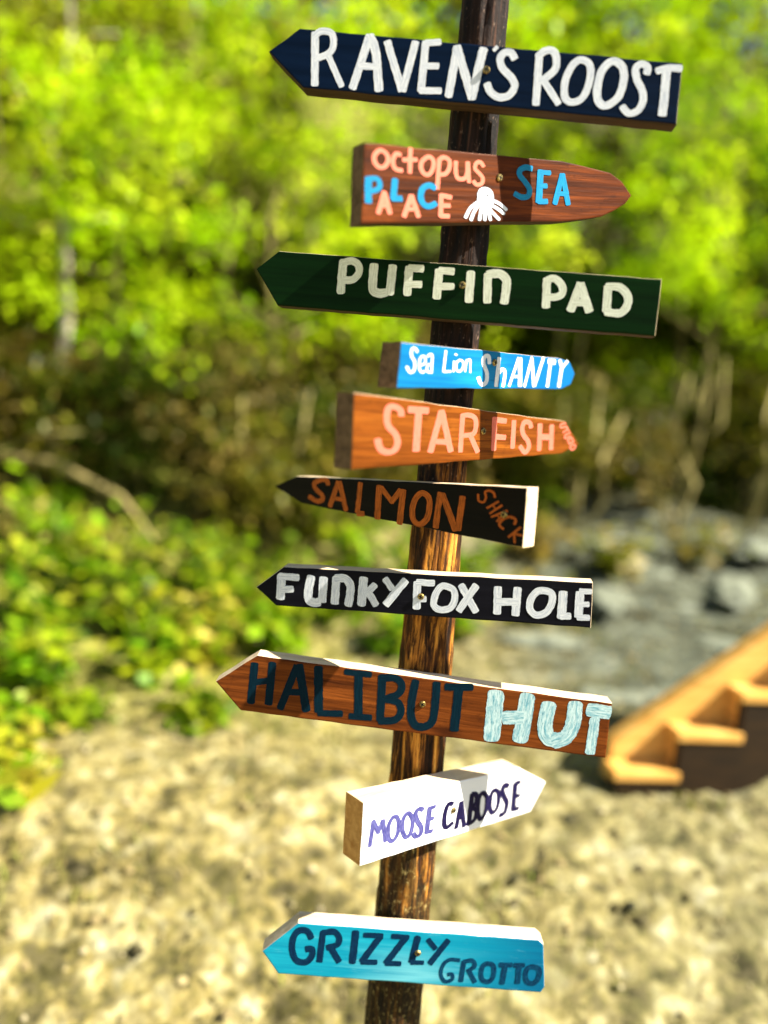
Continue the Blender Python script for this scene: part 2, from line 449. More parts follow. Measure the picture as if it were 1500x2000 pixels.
def tree(name, x, y, top, bottom, rad, seed, pal, label, cat, group=None, stems=3, leaf=.085, per=70, barkm=None, nb=34, stem_r=.035, spread=.5):
    rs = np.random.RandomState(seed)
    z0 = hz(x, y) - .05
    root = empty(name, (x, y, z0))
    tag(root, label, cat, group)
    paths, tips = [], []
    for s in range(stems):
        a = rs.uniform(0, 6.28); q = [0.06 * math.cos(a) * (stems > 1), 0.06 * math.sin(a) * (stems > 1), 0]
        n = 7; H = (top - z0) * rs.uniform(.7, .92); path = []
        vx, vy = math.cos(a) * spread * rs.uniform(.3, 1), math.sin(a) * spread * rs.uniform(.3, 1)
        for i in range(n + 1):
            t = i / n
            path.append((q[0] + vx * t * 1.2 + rs.normal(0, .05) * (i > 0), q[1] + vy * t * .8 + rs.normal(0, .05) * (i > 0), H * t, stem_r * (1 - .8 * t) * rs.uniform(.9, 1.1)))
        paths.append(path)
        for i in range(3, n + 1):
            for _ in range(2):
                p0 = path[i]; aa = rs.uniform(0, 6.28); L = rs.uniform(.4, .9) * rad
                tip = (p0[0] + math.cos(aa) * L, p0[1] + math.sin(aa) * L, p0[2] + L * rs.uniform(.0, .5))
                mid = tuple((p0[k] + tip[k]) / 2 + rs.normal(0, .05) for k in range(3))
                paths.append([(p0[0], p0[1], p0[2], p0[3] * .55), (*mid, p0[3] * .4), (*tip, .004)])
                tips.append(tip)
    tube_mesh('trunk', paths, barkm or BARK_OLIVE, root)
    blobs = []
    zb, zt = bottom - z0, top - z0
    for i in range(nb):
        t = rs.rand(); zz = zb + (zt - zb) * t
        r_here = rad * (math.sin(math.pi * min(1, max(0, .18 + .80 * t))) ** .55)
        a = rs.uniform(0, 6.28); rr = r_here * math.sqrt(rs.rand())
        blobs.append((rr * math.cos(a) + spread * .3 * t, rr * math.sin(a), zz, rs.uniform(.17, .36) * max(.7, rad)))
    for tip in tips:
        if tip[2] > zb: blobs.append((*tip, rs.uniform(.16, .3)))
    P, cid = crown_points(rs, blobs, per, .05)
    pal = np.array(pal); base = pal[rs.randint(0, len(pal), len(blobs))] * rs.uniform(.75, 1.2, (len(blobs), 1))
    cols = base[cid] * rs.uniform(.75, 1.25, (len(P), 1)) * .7 + pal[rs.randint(0, len(pal), len(P))] * .3
    V, F, Cc = leaf_quads(P, leaf, rs, cols)
    me = mesh_np('crown', V, F); vcol(me, Cc)
    link('crown', me, [LEAF], root)
    return root

ALD = 'leafy alders behind the clearing'
# x, y, top, crown bottom, radius, palette, label, stems
for i, (x, y, top, bot, rad, pal, lab, stems, leaf) in enumerate([
    (3.15, 7.99, 6.6, 2.75, 1.25, LIME, 'bright lime alder with bare crooked stems behind the right end of the dark green board', 4, .10),
    (4.6, 8.81, 6.4, 2.5, 1.35, LIME, 'bright lime alder at the right edge above the stairs', 4, .10),
    (1.75, 7.98, 6.6, 2.6, 1.2, LIME, 'lime alder with thin stems just right of the post', 3, .10),
    (0.3, 7.87, 6.4, 2.2, 1.15, LIME + OLIVE[:1], 'lime alder standing directly behind the post', 3, .10),
    (-1.1, 6.86, 5.6, 1.95, 1.15, LIME, 'bright yellow green alder left of the post behind the dark green arrow tip', 3, .10),
    (-2.4, 6.27, 4.2, 1.55, 1.05, LIME, 'lime alder over the dark hollow at the left', 3, .10),
    (-2.0, 7.86, 6.6, 3.6, 1.2, MIXG, 'olive green alder at the upper left behind the lime ones', 2, .10),
    (-3.7, 6.59, 6.2, 2.4, 1.2, OLIVE + LIME[:2], 'olive and tan alder at the upper left edge', 3, .10),
    (-4.9, 5.82, 5.0, 1.5, 1.2, MIXG, 'alder cut by the left edge of the photo', 3, .10),
    (6.2, 8.96, 6.6, 1.8, 1.5, LIME, 'alder beyond the right edge of the view', 3, .12),
    (7.8, 8.62, 6.6, 1.6, 1.6, LIME, 'tall alder well right of the stairs', 3, .12),
]):
    tree('alder_tree', x, y, top, bot, rad, 100 + i, pal, lab, 'tree', ALD, stems, leaf, 62)
# bigger trees on the bank behind
for i, (x, y, top, bot, rad, pal, lab) in enumerate([
    (-6.3, 8.81, 12.0, 2.2, 2.1, BACK + OLIVE[:1], 'broad olive tree on the bank at the far left'),
    (-3.9, 9.74, 12.0, 2.4, 2.0, BACK + MIXG[:1], 'yellow green tree on the bank at the upper left'),
    (-1.6, 9.95, 12.0, 2.2, 2.0, BACK + LIME[:1], 'tall green tree on the bank left of the post'),
    (0.8, 10.68, 12.0, 2.3, 2.0, BACK + MIXG[:1], 'tall green tree on the bank behind the top of the post'),
    (3.1, 11.08, 12.0, 2.3, 2.0, BACK + LIME[:1], 'tall lime tree on the bank right of the post'),
    (5.4, 11.49, 12.0, 2.2, 2.1, BACK + LIME[:1], 'tall lime tree on the bank at the right edge'),
    (7.9, 11.64, 12.0, 2.0, 2.2, BACK + LIME[:1], 'broad lime tree on the bank beyond the stairs'),
]):
    tree('bank_tree', x, y, top, bot, rad, 200 + i, pal, lab, 'tree', 'taller trees on the bank', 2, .17, 34, nb=90, stem_r=.09)
tree('birch_tree', -2.75, 6.15, 6.6, 4.3, .8, 301, OLIVE, 'slender birch with one straight pale trunk at the upper left', 'tree', None, 1, .09, 40, BARK_PALE, 16, .062, .06)
SH = 'brushy shrubs under the alders'
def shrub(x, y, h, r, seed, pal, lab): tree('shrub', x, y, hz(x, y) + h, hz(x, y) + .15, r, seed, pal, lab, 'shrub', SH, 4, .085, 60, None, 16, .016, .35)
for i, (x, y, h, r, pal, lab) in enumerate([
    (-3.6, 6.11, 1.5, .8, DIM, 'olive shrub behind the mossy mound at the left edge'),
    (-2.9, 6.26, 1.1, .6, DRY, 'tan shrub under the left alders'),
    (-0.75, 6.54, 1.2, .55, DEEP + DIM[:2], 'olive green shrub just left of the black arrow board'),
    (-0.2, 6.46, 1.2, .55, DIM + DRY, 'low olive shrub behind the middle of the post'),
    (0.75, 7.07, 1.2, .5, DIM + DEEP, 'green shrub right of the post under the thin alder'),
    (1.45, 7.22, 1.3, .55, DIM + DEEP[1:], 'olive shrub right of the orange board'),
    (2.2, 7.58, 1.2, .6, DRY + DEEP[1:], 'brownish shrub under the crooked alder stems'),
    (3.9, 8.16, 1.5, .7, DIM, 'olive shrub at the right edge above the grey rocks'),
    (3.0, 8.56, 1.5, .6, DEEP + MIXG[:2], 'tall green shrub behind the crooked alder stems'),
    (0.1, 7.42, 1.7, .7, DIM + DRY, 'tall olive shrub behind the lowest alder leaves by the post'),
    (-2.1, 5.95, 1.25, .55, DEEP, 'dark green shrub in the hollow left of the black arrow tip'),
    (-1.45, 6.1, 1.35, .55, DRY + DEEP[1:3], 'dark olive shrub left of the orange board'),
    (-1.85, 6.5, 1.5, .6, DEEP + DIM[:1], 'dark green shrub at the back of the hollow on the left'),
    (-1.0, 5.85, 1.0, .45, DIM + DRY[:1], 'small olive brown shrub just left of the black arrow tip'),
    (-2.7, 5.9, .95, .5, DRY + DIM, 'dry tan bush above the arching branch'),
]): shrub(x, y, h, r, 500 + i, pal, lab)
# undergrowth on the bank
rs = np.random.RandomState(77)
n = 26000
ux = rs.uniform(-9, 9, n); uy = rs.uniform(7.6, 14.5, n)
cl = np.sin(ux * 2.3) * np.sin(uy * 1.9 + ux) * .25
P = np.stack([ux, uy, height(ux, uy) + rs.rand(n) ** 1.6 * (.75 + cl)], -1)
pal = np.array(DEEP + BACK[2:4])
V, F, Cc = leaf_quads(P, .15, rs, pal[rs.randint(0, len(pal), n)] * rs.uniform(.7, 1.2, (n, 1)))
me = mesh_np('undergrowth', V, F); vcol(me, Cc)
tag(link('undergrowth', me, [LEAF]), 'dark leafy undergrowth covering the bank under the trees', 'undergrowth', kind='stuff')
# dead arching branch over the mound at the left
db = tube_mesh('dead_branch', [[(-3.9, 5.75, .75, .03), (-3.2, 5.6, 1.02, .036), (-2.5, 5.5, 1.0, .034), (-1.95, 5.4, .80, .026), (-1.6, 5.3, .45, .018)],
                               [(-2.9, 5.55, 1.03, .02), (-2.6, 5.4, 1.2, .014), (-2.2, 5.3, 1.26, .006)]], bark('tan_branch', (.14, .12, .035), (.36, .29, .11)), None)
tag(db, 'dull tan dead branch arching over the mossy mound at the left edge', 'branch')

# bare stems in the shade under the right alders
BS = bark('bare_olive_stem', (.16, .13, .04), (.42, .36, .13))
for i, (x, y, lab, st_) in enumerate([
    (2.75, 6.9, 'bare crooked pale stems leaning together above the grey rocks', [(-.12, 0, 1.5, .3), (.35, .1, 1.7, -.35), (-.45, .1, 1.1, .1)]),
    (3.45, 7.0, 'bare straight pale stems at the right edge above the grey rocks', [(.1, .0, 1.8, .15), (.4, .1, 1.5, -.2)]),
    (1.75, 6.7, 'thin bare stems right of the small blue board', [(-.25, 0, 1.3, .12), (.1, 0, 1.5, -.1), (.3, 0, 1.2, .15)]),
    (-0.95, 6.0, 'thin bare pale stems left of the black arrow tip', [(-.3, 0, 1.2, .2), (.3, 0, 1.3, -.1)]),
]):
    z0 = hz(x, y) - .05
    root = empty('bare_shrub', (x, y, z0)); tag(root, lab, 'shrub', 'bare stems under the alders')
    for dx, dy, h, bend in st_:
        tube_mesh('stem', [[(dx * .1, dy * .1, 0, .026), (dx * .5 + bend * .6, dy * .5, h * .35, .023), (dx * .7 - bend * .2, dy * .7, h * .65, .018), (dx + bend * .2, dy, h, .010)]], BS, root)


# ------------------------------------------------------------------ low leafy plants
STEM = bark('green_stem', (.10, .14, .02), (.26, .30, .05))
def weed(name, x, y, h, r, seed, pal, label, cat, group, leaf=.14, n=90):
    rs = np.random.RandomState(seed); z0 = hz(x, y) - .02
    root = empty(name, (x, y, z0)); tag(root, label, cat, group)
    paths, P, S = [], [], []
    for s in range(rs.randint(4, 8)):
        a = rs.uniform(0, 6.28); k = rs.uniform(.2, 1) * r; hh = h * rs.uniform(.6, 1.05)
        tip = (math.cos(a) * k, math.sin(a) * k, hh)
        path = [(rs.normal(0, .03), rs.normal(0, .03), 0, .007), (tip[0] * .35, tip[1] * .35, hh * .55, .006), (*tip, .003)]
        paths.append(path)
        for _ in range(n // 6):
            t = rs.rand() ** .7
            b = (1 - t) ** 2; cc = t * t; d = 2 * t * (1 - t)
            q = [b * path[0][i] + d * path[1][i] + cc * path[2][i] for i in range(3)]
            o_ = rs.normal(0, .06 + .08 * r, 3); o_[2] *= .5
            P.append(np.array(q) + o_); S.append(leaf * (1.1 - .5 * t))
    tube_mesh('stem', paths, STEM, root, 5)
    P = np.array(P); P[:, 2] = np.maximum(P[:, 2], .03)
    pal = np.array(pal); tone = rs.uniform(.8, 1.15)
    cols = pal[rs.randint(0, len(pal), len(P))] * rs.uniform(.75, 1.2, (len(P), 1)) * tone
    V, F, Cc = leaf_quads(P, np.array(S), rs, cols, .1, .62)
    me = mesh_np('foliage', V, F); vcol(me, Cc)
    link('foliage', me, [LEAF], root)

WG = 'leafy weeds at the foot of the slope'
wl = [
 (-2.25, 4.6, .62, .34, WEEDG, 'bright green weed clump at the left edge beside the gravel'),
 (-1.85, 4.2, .46, .30, WEEDG, 'bright green weed clump in front of the dark gap left of the brown arrow tip'),
 (-1.45, 4.5, .55, .32, (WEEDG[:3] + LOWG[1:3]), 'yellow green weed clump left of the brown arrow tip'),
 (-1.0, 4.75, .58, .32, LOWG, 'olive weed clump behind the tip of the black and white board'),
 (-0.6, 5.0, .55, .34, LOWG, 'olive weed clump left of the post under the black board'),
 (-1.7, 5.2, .62, .36, WEEDG, 'lime weed clump on the slope below the arching branch'),
 (-2.4, 5.3, .60, .38, (WEEDG[:3] + LOWG[1:3]), 'tall mixed green weed clump under the arching branch'),
 (-2.9, 4.9, .62, .36, WEEDG, 'lime weed clump cut by the left edge'),
 (0.25, 5.3, .50, .34, WEEDG, 'lime weed clump right behind the post'),
 (0.62, 5.5, .42, .28, (WEEDG[:3] + LOWG[1:3]), 'low green weed clump just right of the post'),
 (-0.2, 5.6, .55, .34, (WEEDG[:3] + LOWG[1:3]), 'mixed green weed clump behind the post'),
 (-2.15, 3.75, .36, .26, WEEDG, 'low lime weed clump nearest the gravel at the left edge'),
 (-1.3, 5.9, .75, .40, DRY, 'dry tan weed clump on the slope in the left middle'),
 (-0.7, 6.2, .8, .42, (DIM + DEEP), 'olive bushy weed clump under the left alders'),
 (0.9, 6.6, .7, .40, DRY, 'dry tan clump between the post and the grey rocks'),
 (1.5, 7.1, .7, .42, LOWG, 'olive clump under the alder stems right of the post'),
 (2.6, 7.2, .6, .40, DRY, 'dry tan clump under the crooked alder stems at the right'),
 (-3.2, 6.3, .5, .5, LOWG, 'olive clump on top of the mossy mound'),
 (-2.6, 5.9, .45, .45, (WEEDG[:3] + LOWG[1:3]), 'green clump on the flank of the mossy mound'),

 (-1.7, 3.55, .40, .30, WEEDG, 'lime weed clump in the lower left in front of the gravel'),
 (-1.25, 3.9, .42, .30, (WEEDG[:3] + LOWG[1:3]), 'mixed green weed clump left of the brown arrow tip, nearest the gravel'),
 (-0.95, 4.2, .42, .30, OLIVE + WEEDG[:1], 'olive weed clump below the black and white board'),
 (-0.6, 4.4, .36, .28, (WEEDG[:3] + LOWG[1:3]), 'low mixed green weed clump just left of the post'),
 (-1.95, 4.9, .6, .36, WEEDG, 'lime weed clump between the dead branch and the gravel'),
 (-1.2, 5.2, .6, .36, (WEEDG[:3] + LOWG[1:3]), 'tall yellow green weed clump below the orange rust lettered board'),
 (-0.35, 4.9, .42, .28, WEEDG[:2] + LOWG, 'yellowish weed clump beside the post, left side'),
 (-2.05, 3.35, .26, .22, WEEDG, 'small lime weed clump at the lower left edge'),
 (0.15, 4.6, .34, .24, WEEDG, 'small lime weed clump right behind the post below the black board'),
 (0.5, 4.9, .34, .26, WEEDG + OLIVE[:1], 'lime weed clump right of the post below the black board'),

 (-3.1, 5.35, .55, .42, TAN, 'dry yellow clump under the start of the arching branch at the left edge'),
 (-2.55, 5.2, .45, .36, TAN + DRY, 'dry tan clump in front of the arching branch'),
 (-2.0, 5.3, .40, .34, DRY + OLIVE[:1], 'brownish clump under the low end of the arching branch'),
 (-3.4, 5.7, .6, .45, DRY + TAN, 'brown dry clump on top of the bank at the left edge'),
 (-1.55, 4.75, .42, .30, DEEP, 'dark green weed clump in the middle of the left bank'),  # shaded look among the weeds comes from these dark leaf colours
 (-2.45, 4.3, .36, .30, DEEP + WEEDG[2:3], 'dark green weed clump low at the left edge'),
 (-1.15, 4.35, .36, .28, DEEP, 'dark green weed clump left of the black and white board, close to the gravel'),
 (-2.0, 3.9, .30, .26, DEEP + WEEDG[:1], 'dark green weed clump at the gravel edge far left'),
 (-1.75, 3.1, .16, .22, WEEDG, 'low green tuft lying out on the gravel at the left edge'),
 (-1.35, 3.3, .14, .20, LOWG, 'low yellowish tuft lying out on the gravel left of the brown board'),
 (-0.8, 3.5, .12, .20, LOWG, 'flat yellow green tuft on the gravel below the brown board tip'),
 (-1.45, 2.85, .12, .18, OLIVE + WEEDG[:1], 'small yellow green tuft on open gravel at the left'),
 (1.1, 5.2, .3, .34, DIM + OLIVE[:1], 'olive clump among the grey rocks, nearest the post'),
 (1.9, 5.9, .35, .36, DIM, 'dull olive clump among the grey rocks above the stairs'),
 (2.7, 6.3, .4, .4, DIM + DRY, 'brownish clump at the top of the grey rocks'),
 (1.3, 6.2, .4, .36, DRY, 'dry brown clump at the top left of the grey rocks'),
]
for i, (x, y, h, r, pal, lab) in enumerate(wl):
    weed('leafy_weed', x, y, h, r, 400 + i, pal, lab, 'plant', WG, .15, 130)


# ------------------------------------------------------------------ stairs
def wood_plain(name, light, mid, dark, seed):
    g = G(name)
    v = g.coord('Object', (5, 5, 40), (seed, 0, seed)); n1 = g.noise(v, 1, 5, .6, .6)
    return g.bsdf(g.ramp(n1, [(.3, dark), (.5, mid), (.68, light)]), .55, g.bump(n1, .3, .003), .3)
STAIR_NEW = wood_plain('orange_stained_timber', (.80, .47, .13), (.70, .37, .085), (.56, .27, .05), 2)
STAIR_SHADE = wood_plain('shaded_brown_timber', (.030, .014, .003), (.018, .008, .002), (.008, .004, .001), 5)  # near-black brown carries the shade of the side board and the void below
def prism(name, prof, y0, y1, material, parent, bev=.004):
    """profile in local x-z, extruded along local y, edges eased"""
    bm = bmesh.new()
    a = [bm.verts.new((px, y0, pz)) for px, pz in prof]; b = [bm.verts.new((px, y1, pz)) for px, pz in prof]
    bm.faces.new(a); bm.faces.new(b[::-1]); n = len(prof)
    for i in range(n): bm.faces.new((a[i], b[i], b[(i + 1) % n], a[(i + 1) % n]))
    bmesh.ops.recalc_face_normals(bm, faces=bm.faces)
    bmesh.ops.bevel(bm, geom=[e for e in bm.edges], offset=bev, segments=2, affect='EDGES', profile=.6)
    me = bpy.data.meshes.new(name); bm.to_mesh(me); bm.free()
    return link(name, me, [material], parent)
SX, SY, SA = 1.10, 3.07, 7.0
st = empty('staircase', (SX, SY, 0), R(SA))
tag(st, 'orange wooden staircase with a side board coloured dark for shade rising to the right from the gravel', 'stairs')
RISE, RUN, Z1, NS, WID = .19, .272, .105, 7, .11
# near side board cut to the steps
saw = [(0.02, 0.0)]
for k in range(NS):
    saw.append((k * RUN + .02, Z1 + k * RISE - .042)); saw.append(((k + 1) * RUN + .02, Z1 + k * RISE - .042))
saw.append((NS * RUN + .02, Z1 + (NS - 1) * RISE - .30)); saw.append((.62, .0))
prism('side_board', saw, .0, .045, STAIR_SHADE, st)
for k in range(NS):
    prism('tread', [(k * RUN, Z1 + k * RISE - .04), (k * RUN + RUN + .03, Z1 + k * RISE - .04), (k * RUN + RUN + .03, Z1 + k * RISE), (k * RUN, Z1 + k * RISE)], -.012, WID, STAIR_NEW, st)
    if k: prism('riser', [(k * RUN + .022, Z1 + (k - 1) * RISE + .002), (k * RUN + .045, Z1 + (k - 1) * RISE + .002), (k * RUN + .045, Z1 + k * RISE - .042), (k * RUN + .022, Z1 + k * RISE - .042)], .048, WID - .002, STAIR_NEW, st, .003)
sl = (RISE / RUN) * 1.14
prism('stringer', [(.03, .0), (.5, .0), (NS * RUN, Z1 + NS * RISE - .38), (NS * RUN + .05, Z1 + .0 + sl * (NS * RUN + .05) + .05), (.03, Z1 + .08)], WID + .003, WID + .085, STAIR_NEW, st)

# ------------------------------------------------------------------ the post
PX, PY = 0.112, 1.5
def prad(z): return 0.0435 + (2.4 - z) * 0.0085
bm = bmesh.new()
NSEG, HZ = 56, 0.007
rows = int(3.22 / HZ)
prev = None
for j in range(rows + 1):
    z = -.52 + j * HZ
    ring = []
    for k in range(NSEG):
        a = k / NSEG * 6.28318
        ca, sa = math.cos(a), math.sin(a)
        r = prad(z)
        q = Vector((ca * 3.2, sa * 3.2, z * 2.3))
        crack = abs(noise.noise(Vector((ca * 7, sa * 7, z * 2.6))))
        r += .0042 * noise.fractal(q, 1, 2, 3) - .0062 * max(0, .16 - crack) / .16 + .0016 * noise.noise(Vector((ca * 16, sa * 16, z * 22)))
        ring.append(bm.verts.new((ca * r, sa * r, z)))
    if prev:
        for k in range(NSEG): bm.faces.new((prev[k], prev[(k + 1) % NSEG], ring[(k + 1) % NSEG], ring[k]))
    prev = ring
bm.faces.new(prev)
me = bpy.data.meshes.new('signpost'); bm.to_mesh(me); bm.free()
me.polygons.foreach_set('use_smooth', [True] * len(me.polygons))
g = G('weathered_post_wood')
v = g.coord('Object', (60, 60, 5)); n1 = g.noise(v, 1, 6, .62, .5)
v2 = g.coord('Object', (150, 150, 14), (2, 0, 4)); n2 = g.noise(v2, 1, 4, .65)
v3 = g.coord('Object', (26, 26, 9), (7, 1, 0)); n3 = g.noise(v3, 1, 4, .6)
v4 = g.coord('Object', (110, 110, 70), (1, 8, 0)); n4 = g.noise(v4, 1, 4, .7)
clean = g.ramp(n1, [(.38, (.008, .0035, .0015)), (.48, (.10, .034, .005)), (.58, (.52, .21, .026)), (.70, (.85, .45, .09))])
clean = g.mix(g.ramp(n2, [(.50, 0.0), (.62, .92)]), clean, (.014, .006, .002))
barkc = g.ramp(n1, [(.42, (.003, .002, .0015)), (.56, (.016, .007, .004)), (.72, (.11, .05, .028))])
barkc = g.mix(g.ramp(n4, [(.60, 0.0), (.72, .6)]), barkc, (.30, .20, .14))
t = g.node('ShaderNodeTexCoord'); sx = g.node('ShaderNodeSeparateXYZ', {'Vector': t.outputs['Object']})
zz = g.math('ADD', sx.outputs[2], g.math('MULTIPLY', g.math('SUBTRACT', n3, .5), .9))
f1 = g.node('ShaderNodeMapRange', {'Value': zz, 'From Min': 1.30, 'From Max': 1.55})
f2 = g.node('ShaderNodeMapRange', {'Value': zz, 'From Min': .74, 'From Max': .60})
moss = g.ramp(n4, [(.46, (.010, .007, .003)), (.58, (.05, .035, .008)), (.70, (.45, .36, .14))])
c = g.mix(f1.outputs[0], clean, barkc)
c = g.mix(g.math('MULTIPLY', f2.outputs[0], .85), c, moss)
h = g.mix(.45, n1, n4)
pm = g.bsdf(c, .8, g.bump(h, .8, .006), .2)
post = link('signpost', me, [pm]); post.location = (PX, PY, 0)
tag(post, 'rough dark brown round wooden post carrying ten painted arrow boards', 'post')

